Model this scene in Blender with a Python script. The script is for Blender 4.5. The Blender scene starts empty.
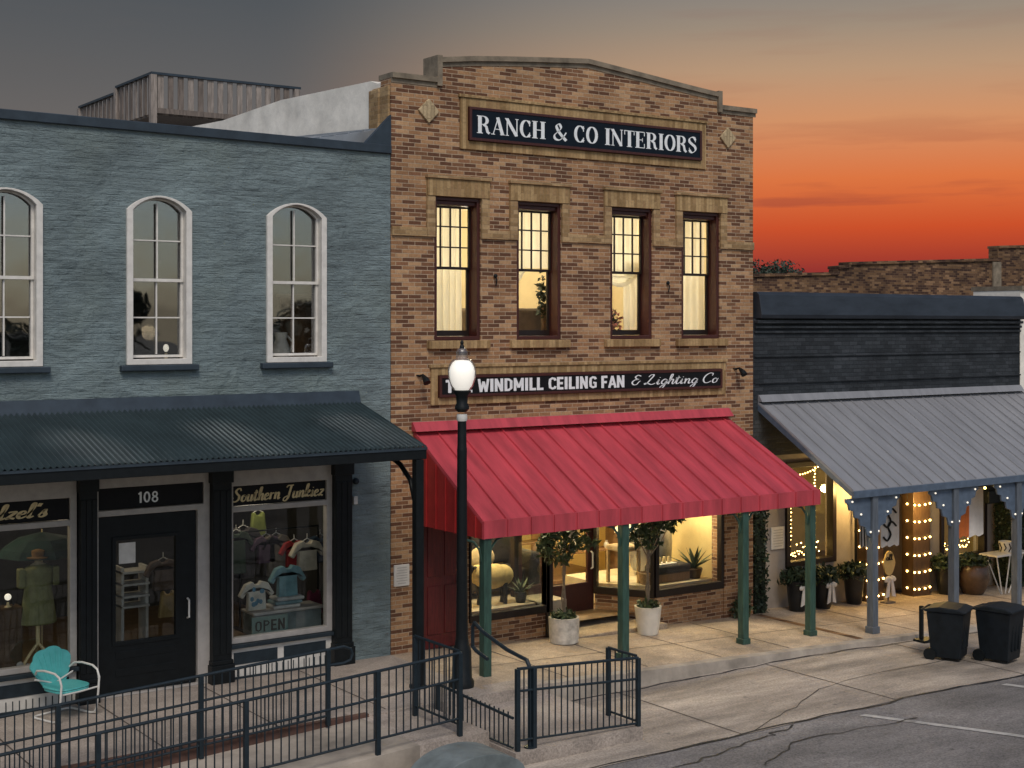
import bpy, bmesh, math, random
from mathutils import Vector, Matrix
from mathutils.geometry import tessellate_polygon
random.seed(7)
R = math.radians
sc = bpy.context.scene
col = sc.collection

# ------------------------------------------------------------------ camera
CX, CY, CZ, FPX = -10.85, -18.76, 5.01, 1422.0
DIR = (0.5722, 0.8201); RGT = (0.8201, -0.5722)
cam = bpy.data.cameras.new('camera'); camo = bpy.data.objects.new('camera', cam); col.objects.link(camo)
camo.location = (CX, CY, CZ)
camo.rotation_euler = (R(90), 0, -math.atan2(DIR[0], DIR[1]))
cam.sensor_width = 36; cam.lens = FPX / 1024 * 36; cam.shift_y = -(384 - 325) / 1024
cam.clip_start = .1; cam.clip_end = 2000
sc.camera = camo

# ------------------------------------------------------------------ world
SUN_EL, SUN_AZ = R(50), R(206)        # azimuth measured from +Y clockwise: behind the camera, to the left
w = bpy.data.worlds.new('World'); sc.world = w; w.use_nodes = True
nt = w.node_tree; N = nt.nodes; L = nt.links; N.clear()
out = N.new('ShaderNodeOutputWorld'); bg = N.new('ShaderNodeBackground'); L.new(bg.outputs[0], out.inputs[0])
sky = N.new('ShaderNodeTexSky'); sky.sky_type = 'NISHITA'; sky.sun_disc = False
sky.sun_elevation = SUN_EL; sky.sun_rotation = SUN_AZ; sky.air_density = 1.0; sky.dust_density = 1.5
def wn(t, **k):
    n = N.new(t)
    for a, b in k.items(): setattr(n, a, b)
    return n
def wmath(op, a, b=None, clamp=False):
    n = wn('ShaderNodeMath', operation=op, use_clamp=clamp)
    for i, x in enumerate((a, b)):
        if x is None: continue
        if isinstance(x, (int, float)): n.inputs[i].default_value = x
        else: L.new(x, n.inputs[i])
    return n.outputs[0]
def wramp(fac, stops):
    n = wn('ShaderNodeValToRGB'); e = n.color_ramp.elements
    while len(e) < len(stops): e.new(.5)
    for q, (p, c) in zip(e, stops): q.position = p; q.color = (*c, 1)
    L.new(fac, n.inputs[0]); return n.outputs[0]
def wmix(fac, a, b, mode='MIX'):
    n = wn('ShaderNodeMix', data_type='RGBA', blend_type=mode)
    for s, x in ((n.inputs[0], fac), (n.inputs[6], a), (n.inputs[7], b)):
        if isinstance(x, (int, float)): s.default_value = x
        elif isinstance(x, tuple): s.default_value = (*x, 1)
        else: L.new(x, s)
    return n.outputs[2]
tc = wn('ShaderNodeTexCoord'); sp = wn('ShaderNodeSeparateXYZ'); L.new(tc.outputs['Generated'], sp.inputs[0])
X_, Y_, Z_ = sp.outputs
hl = wmath('SQRT', wmath('ADD', wmath('MULTIPLY', X_, X_), wmath('MULTIPLY', Y_, Y_)))
az = wmath('DIVIDE', wmath('ADD', wmath('MULTIPLY', X_, .79), wmath('MULTIPLY', Y_, .61)), hl)
front = wmath('DIVIDE', wmath('ADD', wmath('MULTIPLY', X_, DIR[0]), wmath('MULTIPLY', Y_, DIR[1])), hl)
ez = wmath('MULTIPLY', Z_, 3.0, True)       # 0..0.333 of elevation
warm = wramp(ez, [(0, (.15, .022, .03)), (.11, (.27, .030, .026)), (.20, (.55, .075, .022)), (.30, (.66, .165, .05)),
                  (.42, (.59, .265, .125)), (.52, (.45, .285, .175)), (.61, (.31, .245, .185)), (.70, (.21, .20, .19)), (1, (.15, .16, .17))])
cool = wramp(ez, [(0, (.22, .16, .14)), (.3, (.155, .135, .125)), (.5, (.108, .106, .107)), (.72, (.066, .078, .090)), (1, (.055, .075, .095))])
wf = wn('ShaderNodeMapRange', interpolation_type='SMOOTHSTEP'); L.new(az, wf.inputs[0])
wf.inputs[1].default_value = .885; wf.inputs[2].default_value = 1.0
dusk = wmix(wf.outputs[0], cool, warm)
# long thin streaks of cloud near the horizon
mp = wn('ShaderNodeMapping'); mp.inputs['Scale'].default_value = (4, 4, 46); L.new(tc.outputs['Generated'], mp.inputs[0])
no = wn('ShaderNodeTexNoise'); no.inputs['Scale'].default_value = 1.4; no.inputs['Detail'].default_value = 5; L.new(mp.outputs[0], no.inputs[0])
cl = wramp(no.outputs[0], [(.55, (0, 0, 0)), (.66, (1, 1, 1))])
lowz = wramp(ez, [(.14, (1, 1, 1)), (.27, (.55, .55, .55)), (.45, (.12, .12, .12))])
cf = wmath('MULTIPLY', wmath('MULTIPLY', cl, lowz), .65)
dusk = wmix(cf, dusk, wmix(wf.outputs[0], (.12, .105, .10), (.22, .045, .04)))
nish = wmix(1.0, sky.outputs[0], (.098, .096, .094), 'MULTIPLY')
mk = wn('ShaderNodeMapRange', interpolation_type='SMOOTHSTEP'); L.new(front, mk.inputs[0])
mk.inputs[1].default_value = .1; mk.inputs[2].default_value = .65
up = wn('ShaderNodeMapRange', interpolation_type='SMOOTHSTEP'); L.new(Z_, up.inputs[0])
up.inputs[1].default_value = .65; up.inputs[2].default_value = .28
msk = wmath('MULTIPLY', mk.outputs[0], up.outputs[0])
L.new(wmix(msk, nish, dusk), bg.inputs[0]); bg.inputs[1].default_value = 1.0

sun = bpy.data.lights.new('sun', 'SUN'); suno = bpy.data.objects.new('sun', sun); col.objects.link(suno)
sun.energy = 1.55; sun.angle = R(20); sun.color = (1, .93, .84)
sd = Vector((math.sin(SUN_AZ) * math.cos(SUN_EL), math.cos(SUN_AZ) * math.cos(SUN_EL), math.sin(SUN_EL)))
suno.rotation_euler = sd.to_track_quat('Z', 'Y').to_euler(); suno.location = (-12, -30, 30)
sc.view_settings.view_transform = 'Standard'; sc.view_settings.look = 'None'
sc.view_settings.exposure = 0.12; sc.view_settings.gamma = 1.0
sc.cycles.use_denoising = True
sc.cycles.max_bounces = 8; sc.cycles.transparent_max_bounces = 16
sc.cycles.sample_clamp_indirect = 6
sc.cycles.caustics_reflective = False; sc.cycles.caustics_refractive = False

# ------------------------------------------------------------------ helpers
def sray(u):
    s = (u - 512) / FPX
    return DIR[0] + RGT[0] * s, DIR[1] + RGT[1] * s
def X(u, Y=0.0):                      # metres along the facade, on the wall plane at depth Y
    a, b = sray(u); return CX + (Y - CY) * a / b
def Z(u, v, Y=0.0):
    a, b = sray(u); return CZ + (325 - v) / FPX * (Y - CY) / b
def gz(x, y=0):                       # the pavement falls towards +X
    return -0.037 * max(0.0, x)

class MB:
    def __init__(s): s.v = []; s.f = []
    def add(s, vs, fs):
        b = len(s.v); s.v += [tuple(p) for p in vs]; s.f += [tuple(i + b for i in f) for f in fs]; return s
    def box(s, x0, x1, y0, y1, z0, z1, M=None):
        vs = [Vector((x, y, z)) for z in (z0, z1) for y in (y0, y1) for x in (x0, x1)]
        if M is not None: vs = [M @ p for p in vs]
        return s.add(vs, [(0, 2, 3, 1), (4, 5, 7, 6), (0, 1, 5, 4), (2, 6, 7, 3), (0, 4, 6, 2), (1, 3, 7, 5)])
    def tube(s, pts, r, n=8, cap=True):
        pts = [Vector(p) for p in pts]; m = len(pts)
        rs = r if isinstance(r, (list, tuple)) else [r] * m
        rings = []; up0 = None
        for i, p in enumerate(pts):
            t = ((pts[i + 1] - p).normalized() if i < m - 1 else Vector((0, 0, 0))) + ((p - pts[i - 1]).normalized() if i else Vector((0, 0, 0)))
            t.normalize()
            if up0 is None: up0 = Vector((0, 0, 1)) if abs(t.z) < .9 else Vector((0, 1, 0))
            a = t.cross(up0).normalized(); b2 = a.cross(t).normalized(); up0 = b2
            rings.append([p + (a * math.cos(2 * math.pi * k / n) + b2 * math.sin(2 * math.pi * k / n)) * rs[i] for k in range(n)])
        vs = [p for rg in rings for p in rg]; fs = []
        for i in range(m - 1):
            for k in range(n):
                fs.append((i * n + k, i * n + (k + 1) % n, (i + 1) * n + (k + 1) % n, (i + 1) * n + k))
        if cap: fs += [tuple(range(n))[::-1], tuple((m - 1) * n + k for k in range(n))]
        return s.add(vs, fs)
    def lathe(s, prof, c=(0, 0, 0), n=20, sx=1, sy=1, cap=True):
        vs = []; fs = []; m = len(prof)
        for r, z in prof:
            for k in range(n):
                a = 2 * math.pi * k / n; vs.append((c[0] + r * sx * math.cos(a), c[1] + r * sy * math.sin(a), c[2] + z))
        for i in range(m - 1):
            for k in range(n): fs.append((i * n + k, i * n + (k + 1) % n, (i + 1) * n + (k + 1) % n, (i + 1) * n + k))
        if cap: fs += [tuple(range(n))[::-1], tuple((m - 1) * n + k for k in range(n))]
        return s.add(vs, fs)
    def ball(s, c, rx, ry=None, rz=None, n=14, m=9, M=None):
        ry = ry or rx; rz = rz or rx; vs = []; fs = []
        for i in range(m + 1):
            th = math.pi * i / m
            for k in range(n):
                a = 2 * math.pi * k / n
                p = Vector((rx * math.sin(th) * math.cos(a), ry * math.sin(th) * math.sin(a), -rz * math.cos(th)))
                if M is not None: p = M @ p
                vs.append((c[0] + p.x, c[1] + p.y, c[2] + p.z))
        for i in range(m):
            for k in range(n): fs.append((i * n + k, i * n + (k + 1) % n, (i + 1) * n + (k + 1) % n, (i + 1) * n + k))
        return s.add(vs, fs)
    def plate(s, outer, holes=(), y0=0.0, y1=.2, T=None):
        """a slab in the XZ plane with holes cut through it; front face at y0, back at y1"""
        loops = [list(outer)] + [list(h) for h in holes]
        flat = [p for l in loops for p in l]; n = len(flat)
        tr = tessellate_polygon([[Vector((p[0], p[1], 0)) for p in l] for l in loops])
        vs = [(p[0], y0, p[1]) for p in flat] + [(p[0], y1, p[1]) for p in flat]
        fs = []
        for a, b, c in tr:
            fs.append((a, b, c)); fs.append((a + n, c + n, b + n))
        b0 = 0
        for l in loops:
            k = len(l)
            for i in range(k):
                i0 = b0 + i; i1 = b0 + (i + 1) % k
                fs.append((i0, i1, i1 + n, i0 + n))
            b0 += k
        if T is not None: vs = [T @ Vector(p) for p in vs]
        return s.add(vs, fs)
    def frame(s, x0, x1, z0, z1, wd, y0, y1, bot=None):
        bot = wd if bot is None else bot
        return s.plate(rect(x0, x1, z0, z1), [rect(x0 + wd, x1 - wd, z0 + bot, z1 - wd)], y0, y1)
    def prism_x(s, poly, x0, x1):      # polygon in the YZ plane swept along X
        n = len(poly)
        vs = [(x0, p[0], p[1]) for p in poly] + [(x1, p[0], p[1]) for p in poly]
        fs = [tuple(range(n)), tuple(range(2 * n - 1, n - 1, -1))] + [(i, i + n, (i + 1) % n + n, (i + 1) % n) for i in range(n)]
        return s.add(vs, fs)
    def prism_z(s, poly, z0, z1):
        n = len(poly)
        vs = [(p[0], p[1], z0) for p in poly] + [(p[0], p[1], z1) for p in poly]
        fs = [tuple(range(n))[::-1], tuple(range(n, 2 * n))] + [(i, (i + 1) % n, (i + 1) % n + n, i + n) for i in range(n)]
        return s.add(vs, fs)
    def leaves(s, c, rad, n, size, flat=.0, seed=0):
        rn = random.Random(seed)
        for _ in range(n):
            while True:
                p = Vector((rn.uniform(-1, 1), rn.uniform(-1, 1), rn.uniform(-1, 1)))
                if p.length <= 1: break
            p = p * (0.55 + .45 * rn.random()) if rn.random() < .5 else p
            q = Vector((c[0] + p.x * rad[0], c[1] + p.y * rad[1], c[2] + p.z * rad[2]))
            a = Vector((rn.gauss(0, 1), rn.gauss(0, 1), rn.gauss(0, 1))).normalized()
            b = a.cross(Vector((rn.gauss(0, 1), rn.gauss(0, 1), rn.gauss(0, 1)))).normalized()
            k = size * rn.uniform(.6, 1.3); nn = a.cross(b) * k * .12
            s.add([q - a * k, q + b * k * .42 + nn, q + a * k, q - b * k * .42 + nn], [(0, 1, 2, 3)])
        return s
    def build(s, name, mat, parent=None, world=True, smooth=False, bevel=0, origin=None, seg=2):
        off = Vector((0, 0, 0)); loc = None
        if parent is None:
            if origin is None:
                xs = [p[0] for p in s.v]; ys = [p[1] for p in s.v]; zs = [p[2] for p in s.v]
                origin = ((min(xs) + max(xs)) / 2, (min(ys) + max(ys)) / 2, min(zs))
            off = Vector(origin); loc = off
        elif world:
            q = parent
            while q is not None: off = off + q.location; q = q.parent
        me = bpy.data.meshes.new(name)
        me.from_pydata([(p[0] - off.x, p[1] - off.y, p[2] - off.z) for p in s.v], [], s.f)
        bm = bmesh.new(); bm.from_mesh(me)
        bmesh.ops.recalc_face_normals(bm, faces=bm.faces)
        bm.to_mesh(me); bm.free()
        me.materials.append(mat)
        if smooth: me.polygons.foreach_set('use_smooth', [True] * len(me.polygons))
        o = bpy.data.objects.new(name, me); col.objects.link(o)
        if loc is not None: o.location = loc
        if parent is not None: o.parent = parent
        if bevel:
            m = o.modifiers.new('bevel', 'BEVEL'); m.width = bevel; m.segments = seg; m.limit_method = 'ANGLE'; m.angle_limit = R(40)
            m.harden_normals = False
        if smooth:
            try:
                for e in me.edges: pass
                me.set_sharp_from_angle(angle=R(38))
            except Exception: pass
        return o

def rect(x0, x1, z0, z1): return [(x0, z0), (x1, z0), (x1, z1), (x0, z1)]
def tag(o, label=None, cat=None, group=None, kind=None):
    if label: o['label'] = label
    if cat: o['category'] = cat
    if group: o['group'] = group
    if kind: o['kind'] = kind
    return o
def thing(name, label, cat, loc=(0, 0, 0), group=None, rz=0):
    o = bpy.data.objects.new(name, None); col.objects.link(o); o.location = loc; o.rotation_euler = (0, 0, rz)
    o.empty_display_size = .2
    return tag(o, label, cat, group)
def copy_tree(o, parent=None):
    c = o.copy(); col.objects.link(c)
    if parent is not None: c.parent = parent
    for ch in list(o.children): copy_tree(ch, c)
    return c
def clone(o, loc, label, rz=None):
    c = copy_tree(o); c.location = loc; c['label'] = label
    if rz is not None: c.rotation_euler = (0, 0, rz)
    return c

# ------------------------------------------------------------------ materials
def newmat(name):
    m = bpy.data.materials.new(name); m.use_nodes = True
    t = m.node_tree; b = t.nodes['Principled BSDF']; return m, t, b
def lk(t, a, b): t.links.new(a, b)
def vary(t, color, amt, scale, coord=None, detail=6, stretch=None):
    """colour * noise, in object space"""
    if coord is None:
        tcn = t.nodes.new('ShaderNodeTexCoord'); coord = tcn.outputs['Object']
    if stretch:
        mpn = t.nodes.new('ShaderNodeMapping'); mpn.inputs['Scale'].default_value = stretch; lk(t, coord, mpn.inputs[0]); coord = mpn.outputs[0]
    n = t.nodes.new('ShaderNodeTexNoise'); n.inputs['Scale'].default_value = scale; n.inputs['Detail'].default_value = detail
    n.inputs['Roughness'].default_value = .62
    lk(t, coord, n.inputs[0])
    r = t.nodes.new('ShaderNodeMapRange'); r.inputs[1].default_value = .28; r.inputs[2].default_value = .72
    r.inputs[3].default_value = 1 - amt; r.inputs[4].default_value = 1 + amt * .8; lk(t, n.outputs[0], r.inputs[0])
    mx = t.nodes.new('ShaderNodeMix'); mx.data_type = 'RGBA'; mx.blend_type = 'MULTIPLY'; mx.inputs[0].default_value = 1
    if isinstance(color, tuple): mx.inputs[6].default_value = (*color, 1)
    else: lk(t, color, mx.inputs[6])
    cmb = t.nodes.new('ShaderNodeCombineColor')
    for i in range(3): lk(t, r.outputs[0], cmb.inputs[i])
    lk(t, cmb.outputs[0], mx.inputs[7])
    return mx.outputs[2], n.outputs[0]
def bump(t, b, h, strength, dist):
    n = t.nodes.new('ShaderNodeBump'); n.inputs['Strength'].default_value = strength; n.inputs['Distance'].default_value = dist
    lk(t, h, n.inputs['Height']); lk(t, n.outputs[0], b.inputs['Normal'])
def mat(name, color, rough=.6, metal=0, amt=.25, scale=6, bmp=.0, bd=.01, stretch=None, spec=.4, sheen=0):
    m, t, b = newmat(name)
    c, h = vary(t, color, amt, scale, stretch=stretch)
    lk(t, c, b.inputs['Base Color']); b.inputs['Roughness'].default_value = rough; b.inputs['Metallic'].default_value = metal
    b.inputs['Specular IOR Level'].default_value = spec
    if bmp: bump(t, b, h, bmp, bd)
    return m
def concrete(name, color, stains=.35, streak=(1, 1, 1), grain=.35, rough=.9, sscale=.6):
    m, t, b = newmat(name); tcn = t.nodes.new('ShaderNodeTexCoord'); o = tcn.outputs['Object']
    c, h0 = vary(t, color, stains, sscale, coord=o, stretch=streak, detail=8)
    c, h1 = vary(t, c, stains * .55, 3.1, coord=o, stretch=streak, detail=8)
    c, h2 = vary(t, c, grain, 38, coord=o, detail=4)
    # dark spots: gum, oil and damp
    v = t.nodes.new('ShaderNodeTexVoronoi'); v.inputs['Scale'].default_value = 1.7; lk(t, o, v.inputs['Vector'])
    r = t.nodes.new('ShaderNodeMapRange'); r.inputs[1].default_value = .03; r.inputs[2].default_value = .09; r.inputs[3].default_value = .62; r.inputs[4].default_value = 1; lk(t, v.outputs['Distance'], r.inputs[0])
    mx = t.nodes.new('ShaderNodeMix'); mx.data_type = 'RGBA'; mx.blend_type = 'MULTIPLY'; mx.inputs[0].default_value = 1; lk(t, c, mx.inputs[6])
    cb = t.nodes.new('ShaderNodeCombineColor')
    for i in range(3): lk(t, r.outputs[0], cb.inputs[i])
    lk(t, cb.outputs[0], mx.inputs[7]); lk(t, mx.outputs[2], b.inputs['Base Color']); b.inputs['Roughness'].default_value = rough; b.inputs['Specular IOR Level'].default_value = .3
    ad = t.nodes.new('ShaderNodeMath'); ad.operation = 'ADD'; lk(t, h1, ad.inputs[0]); lk(t, h2, ad.inputs[1]); bump(t, b, ad.outputs[0], .55, .02)
    return m
def emit(name, color, strength):
    m, t, b = newmat(name)
    b.inputs['Base Color'].default_value = (*color, 1); b.inputs['Emission Color'].default_value = (*color, 1)
    b.inputs['Emission Strength'].default_value = strength; return m
def glassmat(name, tint=(1, 1, 1), refl=1.0, rough=.02):
    m = bpy.data.materials.new(name); m.use_nodes = True; t = m.node_tree; t.nodes.clear()
    o = t.nodes.new('ShaderNodeOutputMaterial'); mx = t.nodes.new('ShaderNodeMixShader')
    tr = t.nodes.new('ShaderNodeBsdfTransparent'); gl = t.nodes.new('ShaderNodeBsdfGlossy'); fr = t.nodes.new('ShaderNodeLayerWeight'); fr.inputs[0].default_value = .5; pw = t.nodes.new('ShaderNodeMath'); pw.operation = 'POWER'; pw.inputs[1].default_value = 4.2; lk(t, fr.outputs['Facing'], pw.inputs[0]); sh = t.nodes.new('ShaderNodeMath'); sh.operation = 'MULTIPLY_ADD'; sh.inputs[1].default_value = .93; sh.inputs[2].default_value = .045; lk(t, pw.outputs[0], sh.inputs[0])
    tr.inputs[0].default_value = (*tint, 1); gl.inputs['Roughness'].default_value = rough
    mu = t.nodes.new('ShaderNodeMath'); mu.operation = 'MULTIPLY'; mu.inputs[1].default_value = refl; mu.use_clamp = True
    tc2 = t.nodes.new('ShaderNodeTexCoord'); n = t.nodes.new('ShaderNodeTexNoise'); n.inputs['Scale'].default_value = 1.3
    lk(t, tc2.outputs['Object'], n.inputs[0]); bp = t.nodes.new('ShaderNodeBump'); bp.inputs['Strength'].default_value = .10; bp.inputs['Distance'].default_value = .05
    lk(t, n.outputs[0], bp.inputs['Height']); lk(t, bp.outputs[0], gl.inputs['Normal'])
    lk(t, sh.outputs[0], mu.inputs[0]); lk(t, mu.outputs[0], mx.inputs[0]); lk(t, tr.outputs[0], mx.inputs[1]); lk(t, gl.outputs[0], mx.inputs[2])
    lk(t, mx.outputs[0], o.inputs[0]); return m
def wallcoord(t, dist=0.0):
    """(x+y, z) of the object, so courses run level round corners"""
    tcn = t.nodes.new('ShaderNodeTexCoord'); s = t.nodes.new('ShaderNodeSeparateXYZ'); lk(t, tcn.outputs['Object'], s.inputs[0])
    a = t.nodes.new('ShaderNodeMath'); a.operation = 'ADD'; lk(t, s.outputs[0], a.inputs[0]); lk(t, s.outputs[1], a.inputs[1])
    c = t.nodes.new('ShaderNodeCombineXYZ'); lk(t, a.outputs[0], c.inputs[0]); lk(t, s.outputs[2], c.inputs[1])
    if not dist: return c.outputs[0], tcn.outputs['Object']
    n = t.nodes.new('ShaderNodeTexNoise'); n.inputs['Scale'].default_value = 2.2; n.inputs['Detail'].default_value = 4; lk(t, tcn.outputs['Object'], n.inputs[0])
    v = t.nodes.new('ShaderNodeVectorMath'); v.operation = 'SCALE'; v.inputs['Scale'].default_value = dist; lk(t, n.outputs['Color'], v.inputs[0])
    ad = t.nodes.new('ShaderNodeVectorMath'); ad.operation = 'ADD'; lk(t, c.outputs[0], ad.inputs[0]); lk(t, v.outputs[0], ad.inputs[1])
    return ad.outputs[0], tcn.outputs['Object']
def brickmat(name, hues, mortar, bw=.205, bh=.068, ms=.010, bmp=.6, dirt=.25, vertical=False, dist=.01, rough=.85, dscale=.9, rows=0.0):
    m, t, b = newmat(name)
    co, obj = wallcoord(t, dist)
    if vertical:
        mpn = t.nodes.new('ShaderNodeMapping'); mpn.inputs['Rotation'].default_value = (0, 0, R(90)); lk(t, co, mpn.inputs[0]); co = mpn.outputs[0]
    br = t.nodes.new('ShaderNodeTexBrick'); br.offset = .5
    br.inputs['Scale'].default_value = 1; br.inputs['Brick Width'].default_value = bw; br.inputs['Row Height'].default_value = bh
    br.inputs['Mortar Size'].default_value = ms * .5; br.inputs['Mortar Smooth'].default_value = .25; br.inputs['Bias'].default_value = 0
    br.inputs['Color1'].default_value = (0, 0, 0, 1); br.inputs['Color2'].default_value = (1, 1, 1, 1); br.inputs['Mortar'].default_value = (.5, .5, .5, 1)
    lk(t, co, br.inputs[0])
    rp = t.nodes.new('ShaderNodeValToRGB'); rp.color_ramp.interpolation = 'CONSTANT'; e = rp.color_ramp.elements
    while len(e) < len(hues): e.new(.5)
    for q, (p, c) in zip(e, hues): q.position = p; q.color = (*c, 1)
    val = br.outputs['Color']
    if rows:      # every other course is laid with more of the dark bricks
        sy = t.nodes.new('ShaderNodeSeparateXYZ'); lk(t, co, sy.inputs[0])
        def mth(op, a, b):
            q = t.nodes.new('ShaderNodeMath'); q.operation = op
            for i, x_ in enumerate((a, b)):
                if isinstance(x_, (int, float)): q.inputs[i].default_value = x_
                elif x_ is not None: lk(t, x_, q.inputs[i])
            return q.outputs[0]
        par = mth('FLOORED_MODULO', mth('FLOOR', mth('DIVIDE', sy.outputs[1], bh), None), 2)
        val = mth('SUBTRACT', val, mth('MULTIPLY', par, rows))
    lk(t, val, rp.inputs[0])
    mx = t.nodes.new('ShaderNodeMix'); mx.data_type = 'RGBA'; lk(t, br.outputs['Fac'], mx.inputs[0]); lk(t, rp.outputs[0], mx.inputs[6]); mx.inputs[7].default_value = (*mortar, 1)
    c1, _ = vary(t, mx.outputs[2], dirt, dscale, coord=obj)
    c2, h2 = vary(t, c1, .22, 22, coord=obj)
    lk(t, c2, b.inputs['Base Color']); b.inputs['Roughness'].default_value = rough; b.inputs['Specular IOR Level'].default_value = .25
    iv = t.nodes.new('ShaderNodeMath'); iv.operation = 'MULTIPLY_ADD'; iv.inputs[1].default_value = -1; lk(t, br.outputs['Fac'], iv.inputs[0]); lk(t, h2, iv.inputs[2])
    bump(t, b, iv.outputs[0], bmp, .012)
    return m
def leafmat(name, c0, c1, scale=3):
    m, t, b = newmat(name)
    tcn = t.nodes.new('ShaderNodeTexCoord'); n = t.nodes.new('ShaderNodeTexNoise'); n.inputs['Scale'].default_value = scale; n.inputs['Detail'].default_value = 5
    lk(t, tcn.outputs['Object'], n.inputs[0]); rp = t.nodes.new('ShaderNodeValToRGB'); rp.color_ramp.elements[0].position = .35; rp.color_ramp.elements[1].position = .68
    rp.color_ramp.elements[0].color = (*c0, 1); rp.color_ramp.elements[1].color = (*c1, 1); lk(t, n.outputs[0], rp.inputs[0])
    lk(t, rp.outputs[0], b.inputs['Base Color']); b.inputs['Roughness'].default_value = .55
    b.inputs['Subsurface Weight'].default_value = 0
    return m
# ------------------------------------------------------------------ lettering (own stroke alphabets)
def arc(cx, cy, rx, ry, a0, a1, n=16):
    return [(cx + rx * math.cos(R(a0 + (a1 - a0) * i / n)), cy + ry * math.sin(R(a0 + (a1 - a0) * i / n))) for i in range(n + 1)]
def spl(pts, n=6):
    """Catmull-Rom through the points"""
    P = [pts[0]] + list(pts) + [pts[-1]]; o = []
    for i in range(1, len(P) - 2):
        for k in range(n):
            t = k / n; q = []
            for d in (0, 1):
                a, b, c, e = P[i - 1][d], P[i][d], P[i + 1][d], P[i + 2][d]
                q.append(.5 * (2 * b + (c - a) * t + (2 * a - 5 * b + 4 * c - e) * t * t + (3 * b - a - 3 * c + e) * t ** 3))
            o.append(tuple(q))
    return o + [pts[-1]]
TK, TN = .185, .05
def stem(x, s=True, top=True, bot=True, wd=TK, y0=0, y1=1):
    q = [('b', x - wd / 2, y0, x + wd / 2, y1)]
    e = wd / 2 + .06
    if bot: q.append(('b', x - e, y0, x + e, y0 + .04))
    if top: q.append(('b', x - e, y1 - .04, x + e, y1))
    return q
SER = {
 'R': (.72, stem(.16) + [('r', [(.16, .975), (.3, .975)] + arc(.32, .745, .2, .23, 90, -90) + [(.16, .515)], None), ('r', [(.34, .51), (.48, .40), (.54, .1), (.64, .02)], .16)]),
 'A': (.70, [('r', [(.10, .0), (.36, .99)], .055), ('r', [(.33, .99), (.58, .0)], .19), ('b', .16, .29, .46, .335), ('b', .0, 0, .2, .04), ('b', .45, 0, .7, .04)]),
 'N': (.74, stem(.12, wd=.055, top=False) + [('r', [(.10, .98), (.60, .02)], .19)] + stem(.62, wd=.055, bot=False) + [('b', .0, .96, .14, 1)]),
 'C': (.66, [('r', arc(.36, .5, .25, .475, 42, 318, 26), None), ('b', .52, .66, .57, .98), ('b', .52, .02, .57, .3)]),
 'H': (.76, stem(.16) + stem(.58) + [('b', .2, .47, .54, .52)]),
 'O': (.72, [('r', arc(.36, .5, .25, .475, 0, 360, 30), None)]),
 'I': (.36, stem(.18)),
 'T': (.66, stem(.33, top=False) + [('b', .03, .95, .63, 1), ('b', .03, .74, .075, .95), ('b', .585, .74, .63, .95)]),
 'E': (.64, stem(.16) + [('b', .2, .955, .56, 1), ('b', .2, 0, .56, .045), ('b', .22, .475, .44, .52), ('b', .52, .74, .565, .96), ('b', .52, .04, .565, .27), ('b', .42, .38, .455, .62)]),
 'S': (.58, [('r', spl([(.47, .80), (.40, .945), (.27, .975), (.12, .88), (.11, .70), (.27, .54), (.44, .40), (.48, .2), (.36, .05), (.22, .025), (.10, .17)], 5), -1), ('b', .45, .68, .49, .98), ('b', .075, .02, .115, .3)]),
 '&': (.80, [('r', spl([(.74, .50), (.58, .22), (.36, .03), (.14, .10), (.12, .32), (.34, .55), (.46, .76), (.36, .96), (.22, .86), (.28, .62), (.48, .32), (.74, .02)], 6), -1)]),
 ' ': (.34, []),
}
def bl(*strokes, adv=.6, w=.20): return (adv, [('r', list(p), w) for p in strokes])
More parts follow.
